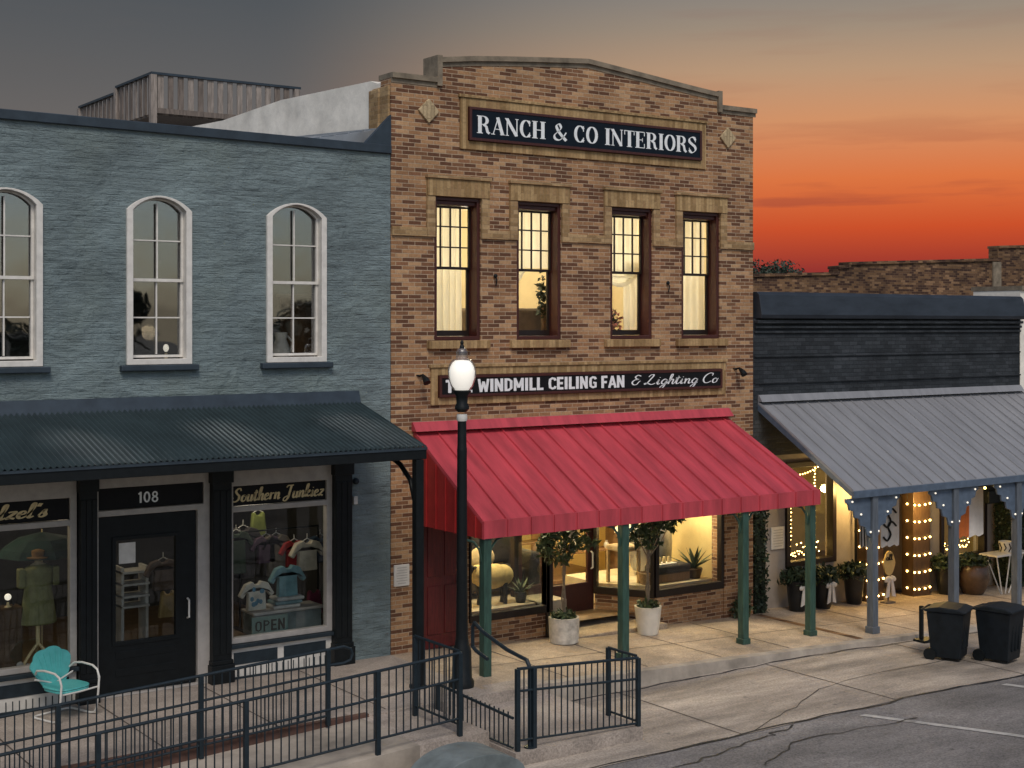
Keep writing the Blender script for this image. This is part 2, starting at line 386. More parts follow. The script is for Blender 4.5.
BLK = {
 'T': bl([(0, .9), (.5, .9)], [(.25, .85), (.25, 0)], adv=.56), 'H': bl([(.1, 0), (.1, 1)], [(.46, 0), (.46, 1)], [(.1, .5), (.46, .5)], adv=.64),
 'E': bl([(.1, 0), (.1, 1)], [(.12, .91), (.44, .91)], [(.12, .5), (.4, .5)], [(.12, .09), (.44, .09)], adv=.52, w=.19),
 'W': bl([(.07, 1), (.2, 0)], [(.2, 0), (.36, .8)], [(.36, .8), (.52, 0)], [(.52, 0), (.65, 1)], adv=.78, w=.16), 'I': bl([(.1, 0), (.1, 1)], adv=.28),
 'N': bl([(.09, 0), (.09, 1)], [(.09, .96), (.45, .04)], [(.45, 0), (.45, 1)], adv=.62, w=.18), 'D': bl([(.1, 0), (.1, 1)], [(.1, .91), (.28, .91), (.44, .78), (.44, .22), (.28, .09), (.1, .09)], adv=.6, w=.18),
 'M': bl([(.09, 0), (.09, 1)], [(.09, .97), (.33, .25)], [(.33, .25), (.57, .97)], [(.57, 0), (.57, 1)], adv=.74, w=.17), 'L': bl([(.1, 0), (.1, 1)], [(.1, .09), (.44, .09)], adv=.5, w=.19),
 'C': bl([(.48, .72), (.44, .86), (.28, .91), (.13, .82), (.10, .5), (.13, .18), (.28, .09), (.44, .14), (.48, .28)], adv=.58, w=.18),
 'G': bl([(.48, .74), (.42, .87), (.28, .91), (.13, .82), (.10, .5), (.13, .18), (.28, .09), (.46, .13), (.46, .46), (.3, .46)], adv=.6, w=.18),
 'F': bl([(.1, 0), (.1, 1)], [(.12, .91), (.44, .91)], [(.12, .48), (.4, .48)], adv=.52, w=.19), 'A': bl([(.06, 0), (.28, .97)], [(.28, .97), (.5, 0)], [(.16, .3), (.42, .3)], adv=.6, w=.17),
 'O': bl([(.28, .91), (.13, .82), (.10, .5), (.13, .18), (.28, .09), (.43, .18), (.46, .5), (.43, .82), (.28, .91)], adv=.6, w=.16),
 'P': bl([(.1, 0), (.1, 1)], [(.1, .92), (.34, .9), (.44, .74), (.34, .56), (.1, .54)], adv=.56, w=.15),
 '1': bl([(.08, .78), (.24, .93)], [(.24, 0), (.24, 1)], adv=.44, w=.17), '0': bl(arc(.28, .5, .19, .43, 0, 360, 24), adv=.62, w=.16),
 '8': bl(arc(.28, .72, .16, .2, 0, 360, 20), arc(.28, .26, .19, .22, 0, 360, 20), adv=.6, w=.15), ' ': (.26, []),
}
def sc_(adv, *s, w=-2): return (adv, [('r', spl(p, 5) if len(p) > 2 else list(p), w) for p in s])
SCR = {   # upright script, slanted when it is set
 'L': sc_(.78, [(.16, .76), (.26, .96), (.42, .98), (.44, .84), (.34, .55), (.22, .2), (.08, .03), (.04, .12), (.2, .14), (.5, .0), (.72, .12)]),
 'S': sc_(.68, [(.56, .80), (.5, .97), (.32, .97), (.2, .8), (.32, .6), (.5, .42), (.5, .16), (.3, .0), (.08, .06), (.02, .24), (.12, .3)]),
 'J': sc_(.66, [(.12, .82), (.2, .96), (.4, .97), (.62, .98)], [(.46, .97), (.42, .5), (.38, .05), (.22, -.2), (.04, -.14), (.1, .06), (.4, .2)]),
 'C': sc_(.7, [(.6, .74), (.62, .94), (.4, 1), (.16, .74), (.1, .36), (.24, .05), (.46, .02), (.66, .18)]),
 'i': sc_(.26, [(.02, .1), (.1, .48), (.1, .1), (.16, 0), (.26, .1)], [(.11, .66), (.14, .70)]),
 'g': sc_(.46, [(.38, .42), (.22, .5), (.08, .28), (.14, .04), (.3, .08), (.38, .46), (.36, 0), (.28, -.34), (.1, -.36), (.14, -.2), (.46, .1)]),
 'h': sc_(.48, [(.0, .1), (.18, .6), (.2, .96), (.1, .9), (.1, .4), (.1, 0)], [(.1, .2), (.24, .48), (.34, .4), (.34, .1), (.4, 0), (.48, .1)]),
 't': sc_(.34, [(.02, .1), (.14, .8), (.12, .2), (.18, 0), (.34, .1)], [(.0, .58), (.28, .62)]),
 'n': sc_(.48, [(.02, .4), (.09, .48), (.1, 0)], [(.1, .22), (.24, .48), (.34, .4), (.34, .1), (.4, 0), (.48, .1)]),
 'o': sc_(.42, [(.22, .48), (.08, .36), (.08, .1), (.2, 0), (.34, .12), (.34, .36), (.22, .48), (.3, .38), (.42, .42)]),
 'u': sc_(.48, [(.02, .36), (.09, .48), (.09, .12), (.18, 0), (.32, .14), (.36, .48)], [(.36, .48), (.35, .1), (.4, 0), (.48, .1)]),
 'e': sc_(.38, [(.06, .22), (.3, .32), (.24, .48), (.1, .4), (.07, .14), (.18, 0), (.38, .12)]),
 'r': sc_(.36, [(.02, .4), (.09, .48), (.1, 0)], [(.1, .26), (.2, .46), (.33, .46)]),
 'k': sc_(.46, [(.0, .1), (.18, .6), (.2, .96), (.1, .9), (.1, .4), (.1, 0)], [(.1, .22), (.3, .48), (.32, .36), (.14, .24), (.3, .04), (.46, .1)]),
 'z': sc_(.40, [(.05, .44), (.14, .48), (.32, .44), (.06, .04), (.2, .06), (.36, .0)]),
 'l': sc_(.28, [(.0, .1), (.18, .6), (.2, .96), (.1, .9), (.09, .2), (.14, 0), (.28, .1)]),
 'a': sc_(.46, [(.34, .42), (.2, .5), (.07, .28), (.14, .02), (.28, .12), (.35, .48), (.35, .1), (.4, 0), (.46, .1)]),
 's': sc_(.34, [(.02, .1), (.2, .5), (.22, .3), (.28, .12), (.16, 0), (.04, .06)]),
 "'": sc_(.16, [(.1, .96), (.06, .74)]), ' ': (.26, []),
 '&': sc_(.6, [(.5, .86), (.3, .96), (.16, .8), (.28, .6), (.42, .54), (.2, .5), (.08, .28), (.2, .04), (.4, .04), (.5, .3), (.56, .4)]),
}
def lettering(s, alpha, x0, x1, z0, z1, y, thick=TK, thin=TN, shear=0.0, boost=1.0, M=None):
    """one mesh of flat painted strokes filling x0..x1, z0..z1, a hair in front of y"""
    tot = sum(alpha[c][0] for c in s); kx = (x1 - x0) / tot; kz = z1 - z0; px = 0; mb = MB(); lay = 0
    for c in s:
        adv, st = alpha[c]
        for q in st:
            lay += 1; yy = y - .002 - .0004 * (lay % 9)
            if q[0] == 'b':
                pl = [[(q[1], q[2]), (q[3], q[2]), (q[3], q[4]), (q[1], q[4])]]
            else:
                P = q[1]; m = len(P); Lf = []; Rt = []
                for i in range(m):
                    a = P[max(0, i - 1)]; b = P[min(m - 1, i + 1)]; dx, dy = b[0] - a[0], b[1] - a[1]; ln = math.hypot(dx, dy) or 1
                    dx /= ln; dy /= ln
                    if q[2] is None: wd = thin + (thick - thin) * abs(dy) ** 1.5
                    elif q[2] == -1:
                        wd = thin + (thick - thin) * max(0, (dx * .72 - dy * .72)) ** 1.2 if True else 0
                        wd = max(wd, thin + (thick - thin) * .85 * abs(dx * .6 - dy * .8) ** 2)
                    elif q[2] == -2: wd = thin + (thick - thin) * max(0, -dy) ** 1.3
                    else: wd = q[2]
                    wd *= boost
                    ex = 0
                    Lf.append((P[i][0] - dy * wd / 2, P[i][1] + dx * wd / 2)); Rt.append((P[i][0] + dy * wd / 2, P[i][1] - dx * wd / 2))
                pl = [[Lf[i], Lf[i + 1], Rt[i + 1], Rt[i]] for i in range(m - 1)]
            for pg in pl:
                vs = []
                for (gx, gy) in pg:
                    xx = x0 + (px + gx + gy * shear) * kx; zz = z0 + gy * kz
                    p = Vector((xx, yy, zz)); vs.append(M @ p if M is not None else p)
                mb.add(vs, [tuple(range(len(vs)))])
        px += adv
    return mb

# ------------------------------------------------------------------ material library
M_ = {}
M_['brick'] = brickmat('ranch_brick', [(0, (.130, .060, .033)), (.16, (.20, .098, .051)), (.30, (.30, .158, .078)), (.50, (.385, .215, .108)), (.74, (.45, .27, .142)), (.94, (.25, .12, .063))], (.43, .32, .215), bw=.225, bh=.063, ms=.0125, dirt=.25, rows=.24)
M_['brickdark'] = brickmat('sooty_brick', [(0, (.06, .03, .02)), (.3, (.12, .065, .036)), (.6, (.18, .10, .05)), (.85, (.24, .14, .075))], (.16, .11, .07), bw=.22, bh=.075, dirt=.6, dscale=.5)
M_['diamond'] = brickmat('pale_diamond_brick', [(0, (.38, .29, .17)), (.5, (.48, .37, .22))], (.25, .18, .1), bw=.4, bh=.07, ms=.01, vertical=True)
M_['soldier'] = brickmat('yellow_soldier_brick', [(0, (.27, .17, .075)), (.3, (.36, .235, .11)), (.6, (.43, .29, .14)), (.85, (.32, .2, .095))], (.28, .19, .10), bw=.42, bh=.064, ms=.008, vertical=True, bmp=.4)
M_['header'] = brickmat('yellow_brick', [(0, (.27, .17, .08)), (.3, (.36, .235, .115)), (.6, (.43, .29, .15)), (.85, (.32, .2, .10))], (.30, .21, .12), bw=.2, bh=.066, ms=.009, bmp=.4)
M_['stone'] = mat('coping_stone', (.215, .175, .125), .9, amt=.45, scale=5, bmp=.4, bd=.01)
def bluebrick():
    m, t, b = newmat('blue_painted_brick')
    co, obj = wallcoord(t, .05)
    c1, h1 = vary(t, (.182, .232, .240), .38, .8, coord=obj, stretch=(1, 1, 1.6))
    c2, h2 = vary(t, c1, .22, 9, coord=obj, stretch=(.35, .35, 1.5))
    # greenish worn areas and a few pale chips of the bare brick
    n = t.nodes.new('ShaderNodeTexNoise'); n.inputs['Scale'].default_value = .7; n.inputs['Detail'].default_value = 7; lk(t, obj, n.inputs[0])
    rp = t.nodes.new('ShaderNodeMapRange'); rp.inputs[1].default_value = .5; rp.inputs[2].default_value = .68; rp.inputs[3].default_value = 0; rp.inputs[4].default_value = .55; lk(t, n.outputs[0], rp.inputs[0])
    mx = t.nodes.new('ShaderNodeMix'); mx.data_type = 'RGBA'; mx.blend_type = 'MIX'; lk(t, rp.outputs[0], mx.inputs[0]); lk(t, c2, mx.inputs[6]); mx.inputs[7].default_value = (.185, .23, .21, 1)
    lk(t, mx.outputs[2], b.inputs['Base Color']); b.inputs['Roughness'].default_value = .75; b.inputs['Specular IOR Level'].default_value = .3
    br = t.nodes.new('ShaderNodeTexBrick'); br.inputs['Scale'].default_value = 1; br.inputs['Brick Width'].default_value = .23; br.inputs['Row Height'].default_value = .078
    br.inputs['Mortar Size'].default_value = .009; br.inputs['Mortar Smooth'].default_value = 1; lk(t, co, br.inputs[0])
    n3 = t.nodes.new('ShaderNodeTexNoise'); n3.inputs['Scale'].default_value = 4.2; n3.inputs['Detail'].default_value = 8; n3.inputs['Roughness'].default_value = .7
    mp3 = t.nodes.new('ShaderNodeMapping'); mp3.inputs['Scale'].default_value = (.55, .55, 1.9); lk(t, obj, mp3.inputs[0]); lk(t, mp3.outputs[0], n3.inputs[0])
    ma = t.nodes.new('ShaderNodeMath'); ma.operation = 'MULTIPLY_ADD'; ma.inputs[1].default_value = -.07; lk(t, br.outputs['Fac'], ma.inputs[0])
    n4 = t.nodes.new('ShaderNodeTexNoise'); n4.inputs['Scale'].default_value = 2.1; n4.inputs['Detail'].default_value = 6; n4.inputs['Distortion'].default_value = 1.2; lk(t, obj, n4.inputs[0])
    a4 = t.nodes.new('ShaderNodeMath'); a4.operation = 'MULTIPLY_ADD'; a4.inputs[1].default_value = .9; lk(t, n4.outputs[0], a4.inputs[0]); lk(t, n3.outputs[0], a4.inputs[2]); lk(t, a4.outputs[0], ma.inputs[2])
    bump(t, b, ma.outputs[0], 1.0, .075)
    return m
M_['blue'] = bluebrick()
M_['bluetrim'] = mat('blue_black_paint', (.020, .030, .038), .45, amt=.3, scale=7, spec=.25)
M_['bluesteel'] = mat('blue_grey_metal', (.034, .048, .062), .45, .2, amt=.3, scale=4)
M_['awning'] = mat('dark_corrugated_steel', (.035, .055, .062), .38, .35, amt=.3, scale=3)
M_['black'] = mat('black_paint', (.007, .009, .010), .45, amt=.3, scale=9, spec=.22)
M_['iron'] = mat('dark_blue_iron', (.013, .022, .029), .5, amt=.3, scale=14, spec=.3)
M_['white'] = mat('cream_white_paint', (.62, .59, .54), .5, amt=.18, scale=6)
M_['casing'] = mat('off_white_casing', (.66, .63, .58), .55, amt=.15, scale=8)
M_['greytrim'] = mat('warm_grey_paint', (.40, .37, .34), .5, amt=.15, scale=8)
M_['sash'] = mat('brown_black_sash', (.016, .009, .007), .4, amt=.3, scale=8)
M_['redbrown'] = mat('oxblood_wood', (.060, .015, .011), .4, amt=.35, scale=10, stretch=(6, 6, .6))
M_['reddoor'] = mat('dark_red_wood', (.10, .012, .012), .4, amt=.4, scale=9, stretch=(6, 6, .5))
def canopymat(name, c, rough, stain):
    m = mat(name, c, rough, .0, amt=stain, scale=2.2, stretch=(2.2, .35, .35), spec=.5, bmp=.08, bd=.02); return m
M_['red'] = canopymat('red_painted_steel', (.45, .052, .068), .5, .34)
M_['redend'] = mat('red_siding_paint', (.34, .022, .022), .5, amt=.2, scale=4)
M_['greycanopy'] = canopymat('grey_painted_steel', (.228, .228, .238), .45, .2)
M_['greyblue'] = mat('slate_blue_paint', (.085, .115, .16), .5, amt=.25, scale=8)
M_['post'] = mat('green_painted_post', (.032, .072, .055), .45, amt=.45, scale=7, stretch=(3, 3, .5))
M_['postgrey'] = mat('grey_painted_post', (.10, .115, .135), .5, amt=.35, scale=7, stretch=(3, 3, .5))
M_['plaster'] = mat('white_plaster', (.84, .78, .68), .85, amt=.25, scale=1.6, bmp=.5, bd=.05)
M_['stucco'] = mat('beige_stucco', (.33, .285, .25), .85, amt=.16, scale=3, bmp=.3, bd=.01)
M_['blackbrick'] = brickmat('black_painted_brick', [(0, (.026, .030, .034)), (.4, (.034, .039, .044)), (.75, (.043, .048, .054))], (.018, .021, .025), bw=.22, bh=.075, bmp=.8, dirt=.5, rough=.7)
M_['blackmetal'] = mat('black_parapet_metal', (.030, .037, .047), .5, .2, amt=.35, scale=3, stretch=(.6, 1, 2))
M_['concrete'] = concrete('pavement_concrete', (.385, .305, .225), .42)
M_['concretegrey'] = mat('grey_concrete', (.33, .285, .235), .9, amt=.5, scale=1.6, bmp=.4, bd=.012)
M_['walk'] = concrete('walkway_concrete', (.37, .315, .27), .38)
M_['gutter'] = concrete('gutter_concrete', (.36, .305, .25), .62, streak=(.22, 1, 1), sscale=1.1)
M_['asphalt'] = concrete('worn_asphalt', (.20, .185, .176), .45, streak=(.35, 1, 1), grain=.5, sscale=.8)
M_['paint'] = mat('road_paint', (.42, .40, .37), .8, amt=.5, scale=4)
M_['redkerb'] = mat('red_kerb_paint', (.095, .05, .038), .8, amt=.4, scale=5)
M_['ground'] = mat('ground_dirt', (.12, .11, .09), .95, amt=.4, scale=.2)
M_['oldwood'] = mat('weathered_wood', (.16, .13, .11), .85, amt=.5, scale=5, stretch=(5, 5, .6))
M_['oldwood2'] = mat('pale_weathered_wood', (.27, .23, .20), .85, amt=.5, scale=5, stretch=(5, 5, .6))
M_['roof'] = mat('galvanised_roofing', (.34, .36, .38), .45, .5, amt=.2, scale=3)
M_['glass'] = glassmat('window_glass', (.92, .94, .95), 4.5)
M_['glassdark'] = glassmat('shop_glass', (.93, .95, .94), .8)
M_['glasswarm'] = glassmat('upper_glass', (.97, .97, .95), .45)
M_['signnavy'] = mat('navy_signboard', (.006, .011, .018), .5, amt=.25, scale=4, spec=.15)
M_['signblack'] = mat('black_signboard', (.009, .009, .010), .5, amt=.25, scale=4, spec=.15)
M_['letter'] = mat('white_letter_paint', (.78, .80, .80), .5, amt=.10, scale=12)
M_['gold'] = mat('gold_leaf_letters', (.68, .54, .29), .5, amt=.15, scale=14)
M_['darkletter'] = mat('dark_letter_paint', (.006, .008, .008), .5)
M_['curtain'] = None
def cloth(name, c, tr=.5):
    m = bpy.data.materials.new(name); m.use_nodes = True; t = m.node_tree; t.nodes.clear()
    o = t.nodes.new('ShaderNodeOutputMaterial'); mx = t.nodes.new('ShaderNodeMixShader'); d = t.nodes.new('ShaderNodeBsdfDiffuse'); tr_ = t.nodes.new('ShaderNodeBsdfTranslucent')
    cc, h = vary(t, c, .12, 10, stretch=(1, 1, .2)); lk(t, cc, d.inputs[0]); lk(t, cc, tr_.inputs[0]); mx.inputs[0].default_value = tr
    lk(t, d.outputs[0], mx.inputs[1]); lk(t, tr_.outputs[0], mx.inputs[2]); lk(t, mx.outputs[0], o.inputs[0]); return m
M_['curtain'] = cloth('cream_curtain', (.86, .83, .72), .6)
M_['room'] = mat('cream_room_wall', (.66, .55, .34), .9, amt=.12, scale=2)
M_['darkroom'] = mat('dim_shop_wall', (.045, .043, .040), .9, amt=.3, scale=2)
M_['yellowroom'] = mat('yellow_shop_wall', (.70, .55, .26), .9, amt=.15, scale=2)
M_['wood'] = mat('varnished_wood', (.22, .12, .055), .5, amt=.35, scale=6, stretch=(5, 1, 1))
M_['darkpillar'] = mat('dark_stained_wood', (.075, .042, .020), .5, amt=.35, scale=6, stretch=(5, 1, 1))
M_['floorwood'] = mat('shop_floor_boards', (.20, .13, .07), .6, amt=.3, scale=4)
M_['leaf'] = leafmat('dark_leaves', (.018, .032, .013), (.085, .12, .045), 4)
M_['leaf2'] = leafmat('hedge_leaves', (.008, .018, .008), (.035, .058, .026), 5)
M_['leaf3'] = leafmat('far_tree_leaves', (.012, .022, .014), (.05, .075, .045), .8)
M_['bark'] = mat('pale_bark', (.22, .17, .12), .85, amt=.4, scale=12)
M_['soil'] = mat('potting_soil', (.03, .022, .015), .95, amt=.4, scale=20)
M_['potwhite'] = mat('white_glazed_pot', (.62, .58, .51), .45, amt=.12, scale=6)
M_['potcracked'] = mat('cracked_white_pot', (.52, .48, .42), .8, amt=.4, scale=8, bmp=.5, bd=.02)
M_['potblack'] = mat('black_planter', (.012, .013, .014), .4, amt=.3, scale=6)
M_['potbrown'] = mat('brown_glazed_pot', (.075, .045, .028), .25, amt=.35, scale=6)
M_['turq'] = mat('turquoise_enamel', (.085, .40, .39), .4, amt=.15, scale=7)
M_['chrome'] = mat('white_enamel_tube', (.60, .58, .54), .35, amt=.1, scale=8)
M_['bin'] = mat('black_bin_plastic', (.007, .010, .013), .55, amt=.5, scale=6, bmp=.2, spec=.25)
M_['bingrey'] = mat('grey_bag_plastic', (.045, .05, .055), .35, amt=.5, scale=9, bmp=.6, bd=.03)
M_['teal'] = mat('grey_teal_steel', (.15, .175, .175), .7, amt=.45, scale=3, bmp=.2)
M_['bulb'] = emit('warm_bulb', (1, .60, .17), 18)
M_['bulbw'] = emit('small_white_bulb', (1, .90, .74), .75)
M_['lampglow'] = emit('lamp_diffuser', (1, .93, .82), .68)
M_['lampclear'] = glassmat('lamp_clear_glass', (.93, .94, .95), 2.6, .22)
print('lib done')
# ------------------------------------------------------------------ the ground
def rz(x): return min(-.33, -0.037 * max(0.0, min(x, 18)) - .09)
def strip(name, mt, y0, y1, zf, x0=-30, x1=60, off=0.0, step=1.0, thick=0, ny=4):
    mb = MB(); nx = max(1, int((x1 - x0) / step)); vs = []; fs = []
    for j in range(ny + 1):
        for i in range(nx + 1):
            x = x0 + (x1 - x0) * i / nx; vs.append((x, y0 + (y1 - y0) * j / ny, zf(x) + off))
    for j in range(ny):
        for i in range(nx):
            a = j * (nx + 1) + i; fs.append((a, a + 1, a + nx + 2, a + nx + 1))
    mb.add(vs, fs); o = mb.build(name, mt, origin=(0, 0, 0)); return tag(o, kind='structure')
tag(MB().add([(-900, -900, -1.6), (900, -900, -1.6), (900, 900, -1.6), (-900, 900, -1.6)], [(0, 1, 2, 3)]).build('ground', M_['ground'], origin=(0, 0, 0)), kind='structure')
strip('street', M_['asphalt'], -60, -5.3, rz, ny=10)
strip('parking_apron', M_['gutter'], -5.3, -2.3, rz, off=.006)
gz2 = lambda x: -0.037 * max(0.0, min(x, 18))
strip('pavement', M_['concrete'], -2.48, 3.5, gz2, x0=0.0, x1=40, step=.5)
strip('walkway', M_['walk'], -2.62, 3.5, lambda x: 0.0, x0=-30, x1=0.0)
# the kerb along the pavement: a real step
mb = MB()
for i in range(39):
    a, b = 1.0 + i, 2.0 + i
    mb.add([(a, -2.62, gz2(a) - .008), (b, -2.62, gz2(b) - .008), (b, -2.48, gz2(b) + .002), (a, -2.48, gz2(a) + .002),
            (a, -2.66, rz(a) - .1), (b, -2.66, rz(b) - .1)], [(0, 1, 2, 3), (4, 5, 1, 0)])
tag(mb.build('kerb', M_['concretegrey'], origin=(0, 0, 0)), kind='structure')
mb = MB().box(-30, -1.9, -2.72, -2.62, -.6, .012)
tag(mb.build('walkway_kerb', M_['redkerb'], origin=(0, 0, 0)), kind='structure')
# ramp up to the landing, and the landing itself
mb = MB(); rs = lambda x: -.03 if x > -2 else -.03 + .055 * (x + 2)
xs = [-12 + .5 * i for i in range(21)]
for a, b in zip(xs, xs[1:]):
    mb.add([(a, -4.15, rs(a)), (b, -4.15, rs(b)), (b, -2.72, rs(b)), (a, -2.72, rs(a)), (a, -4.15, -.9), (b, -4.15, -.9)], [(0, 1, 2, 3), (4, 5, 1, 0)])
tag(mb.build('ramp', M_['concretegrey'], origin=(0, 0, 0)), kind='structure')
mb = MB().box(-2.0, -1.0, -4.15, -2.72, -.9, -.03).box(-1.0, 1.0, -4.72, -2.3, -.9, -.16).box(-1.9, 1.0, -2.72, -2.3, -.9, -.004)
tag(mb.build('landing', M_['walk'], origin=(0, 0, 0)), kind='structure')
# expansion joints, cracks and the strip of brick across the pavement
mb = MB()
for x in (1.5, 3.0, 4.5, 6.0, 9.2, 10.7, 12.2, 13.7, 15.2):
    mb.add([(x, -2.45, gz2(x) + .004), (x + .02, -2.45, gz2(x) + .004), (x + .02, -.05, gz2(x) + .004), (x, -.05, gz2(x) + .004)], [(0, 1, 2, 3)])
for i in range(40):
    a, b = i * .4, i * .4 + .4
    mb.add([(a, -1.32, gz2(a) + .004), (b, -1.32, gz2(b) + .004), (b, -1.305, gz2(b) + .004), (a, -1.305, gz2(a) + .004)], [(0, 1, 2, 3)])
for x in (2.2, 5.2, 8.2, 11.2):
    mb.add([(x, -5.28, rz(x) + .011), (x + .02, -5.28, rz(x) + .011), (x + .02, -2.68, rz(x) + .011), (x, -2.68, rz(x) + .011)], [(0, 1, 2, 3)])
for x in (-1.6, -3.1, -4.6, -6.1, -7.7): mb.add([(x, -2.6, .004), (x + .02, -2.6, .004), (x + .02, -.1, .004), (x, -.1, .004)], [(0, 1, 2, 3)])
tag(mb.build('pavement_joints', mat('joint_dirt', (.07, .055, .045), .95), origin=(0, 0, 0)), kind='structure')
mb = MB().add([(7.62, -2.45, gz2(7.62) + .005), (7.78, -2.45, gz2(7.78) + .005), (7.78, -.02, gz2(7.78) + .005), (7.62, -.02, gz2(7.62) + .005)], [(0, 1, 2, 3)])
tag(mb.build('brick_border', M_['brickdark'], origin=(0, 0, 0)), kind='structure')
mb = MB(); rn = random.Random(3)
def crack(pts, wd):
    P = []
    for (a, b) in zip(pts, pts[1:]):
        for k in range(10):
            f = k / 10; P.append((a[0] + (b[0] - a[0]) * f + rn.gauss(0, .03), a[1] + (b[1] - a[1]) * f + rn.gauss(0, .03)))
    for a, b in zip(P, P[1:]):
        dx, dy = b[0] - a[0], b[1] - a[1]; l = math.hypot(dx, dy) or 1; nx, ny = -dy / l * wd * rn.uniform(.5, 1.2), dx / l * wd * rn.uniform(.5, 1.2)
        mb.add([(a[0] + nx, a[1] + ny, rz(a[0]) + .012), (b[0] + nx, b[1] + ny, rz(b[0]) + .012), (b[0] - nx, b[1] - ny, rz(b[0]) + .012), (a[0] - nx, a[1] - ny, rz(a[0]) + .012)], [(0, 1, 2, 3)])
crack([(-2, -5.3), (3, -5.25), (7, -5.35), (12, -5.2), (20, -5.3)], .022); crack([(.2, -5.9), (2, -5.6), (3.2, -5.35)], .014); crack([(1.5, -6.4), (2.6, -5.9), (5, -6.1)], .012)
crack([(2.5, -5.2), (5, -4.2), (9, -3.9)], .008); crack([(7, -6.6), (11, -6.2), (16, -6.5)], .014); crack([(1.2, -2.72), (5, -2.72), (9, -2.72), (16, -2.72)], .02)
tag(mb.build('tar_seams', mat('tar', (.02, .02, .021), .6), origin=(0, 0, 0)), kind='structure')
mb = MB()
for k in range(3):
    a = (4.15 + 3.1 * k, -5.55); b = (5.75 + 3.1 * k, -8.8)
    mb.add([(a[0], a[1], rz(a[0]) + .008), (a[0] + .13, a[1], rz(a[0]) + .008), (b[0] + .13, b[1], rz(b[0]) + .008), (b[0], b[1], rz(b[0]) + .008)], [(0, 1, 2, 3)])
tag(mb.build('parking_stripes', M_['paint'], origin=(0, 0, 0)), kind='structure')

# ------------------------------------------------------------------ blue building
def archloop(x0, x1, z0, zs, rise, n=12):
    """rectangle with a segmental arch on top: springing at zs"""
    hw = (x1 - x0) / 2; r = (hw * hw + rise * rise) / (2 * rise); cz = zs + rise - r; a = math.asin(hw / r); cx = (x0 + x1) / 2
    return [(x0, z0), (x1, z0)] + [(cx + r * math.sin(a - 2 * a * k / n), cz + r * math.cos(a - 2 * a * k / n)) for k in range(n + 1)]
blue = thing('painted_building', 'blue grey painted brick shop building with three arched white windows upstairs', 'building', (-6.5, 0, 0))
BZ0, BZS, BRISE = 4.47, 6.58, .20
bw_ = []
for (ua, ub) in ((126, 191), (266, 325.5)): bw_.append((X(ua), X(ub)))
wd = bw_[0][1] - bw_[0][0]; bw_.insert(0, (X(42) - wd, X(42)))
SFX0, SFX1 = -13.0, X(350)
mb = MB().plate([(-14, -.6), (-.012, -.6), (-.012, 7.60), (-7, 7.69), (-14, 7.73)],
                [archloop(a + .02, b - .02, BZ0 + .02, BZS, BRISE) for a, b in bw_] + [rect(SFX0, SFX1, -.55, 2.98)], 0, .3)
wall_b = mb.build('wall', M_['blue'], blue)
mb = MB().prism_x([(-.05, 0), (.34, 0), (.34, .13), (-.05, .13)], -14, -.015)
mb.v = [(x, y, z + 7.605 + .13 * (-x) / 14) for x, y, z in mb.v]; mb.build('parapet_cap', M_['bluesteel'], blue, bevel=.01)
MB().box(-14, -.02, .34, 12, 7.1, 7.2).build('roof', M_['roof'], blue)
# metal cricket where the roof meets the taller wall
cr = MB().add([(-1.25, .36, 7.76), (-.02, .36, 7.76), (-.02, .36, 8.02), (-1.25, 3.2, 7.8), (-.02, 3.2, 8.2)], [(0, 1, 2), (0, 2, 4, 3)])
for i in range(6):
    f = i / 5; cr.tube([(-1.25 + 1.2 * f, .36 + .0, 7.77 + .25 * f), (-1.25 + 1.2 * f, 3.2, 7.81 + .39 * f)], .02, 5)
cr.build('flashing', M_['roof'], blue)
MB().plate([(-.5, 7.70), (-.015, 7.68), (-.015, 8.2)], [], -.03, .05).build('corner_flashing', M_['bluesteel'], blue)
for i, (a, b) in enumerate(bw_):
    fr = MB().plate(archloop(a, b, BZ0, BZS, BRISE), [archloop(a + .085, b - .085, BZ0 + .075, BZS - .005, BRISE * .88)], -.05, .2).build('window', M_['casing'], blue, bevel=.012)
    x0, x1 = a + .088, b - .088; zm = BZ0 + .09 + (BZS - BZ0) * .5; cx = (x0 + x1) / 2
    s = MB(); s.frame(x0, x1, BZ0 + .095, zm + .03, .034, .08, .14)
    s.plate(archloop(x0, x1, zm - .01, BZS - .006, BRISE * .87), [archloop(x0 + .034, x1 - .034, zm + .032, BZS - .012, BRISE * .8)], .055, .105)
    s.box(cx - .010, cx + .010, .09, .115, BZ0 + .14, zm - .015).box(cx - .010, cx + .010, .065, .09, zm + .035, BZS + .1)
    for f in (.5,): s.box(x0 + .04, x1 - .04, .092, .117, BZ0 + .14 + (zm - BZ0 - .14) * f - .009, BZ0 + .14 + (zm - BZ0 - .14) * f + .009)
    zt = zm + (BZS + .1 - zm) * .52; s.box(x0 + .04, x1 - .04, .067, .092, zt - .009, zt + .009)
    s.build('sash', M_['casing'], fr)
    MB().plate(archloop(x0 + .02, x1 - .02, BZ0 + .10, BZS - .01, BRISE * .82), [], .118, .124).build('pane', M_['glass'], fr)
    MB().box(a - .09, b + .09, -.09, .02, BZ0 - .085, BZ0 - .005).build('sill', M_['bluesteel'], fr, bevel=.012)
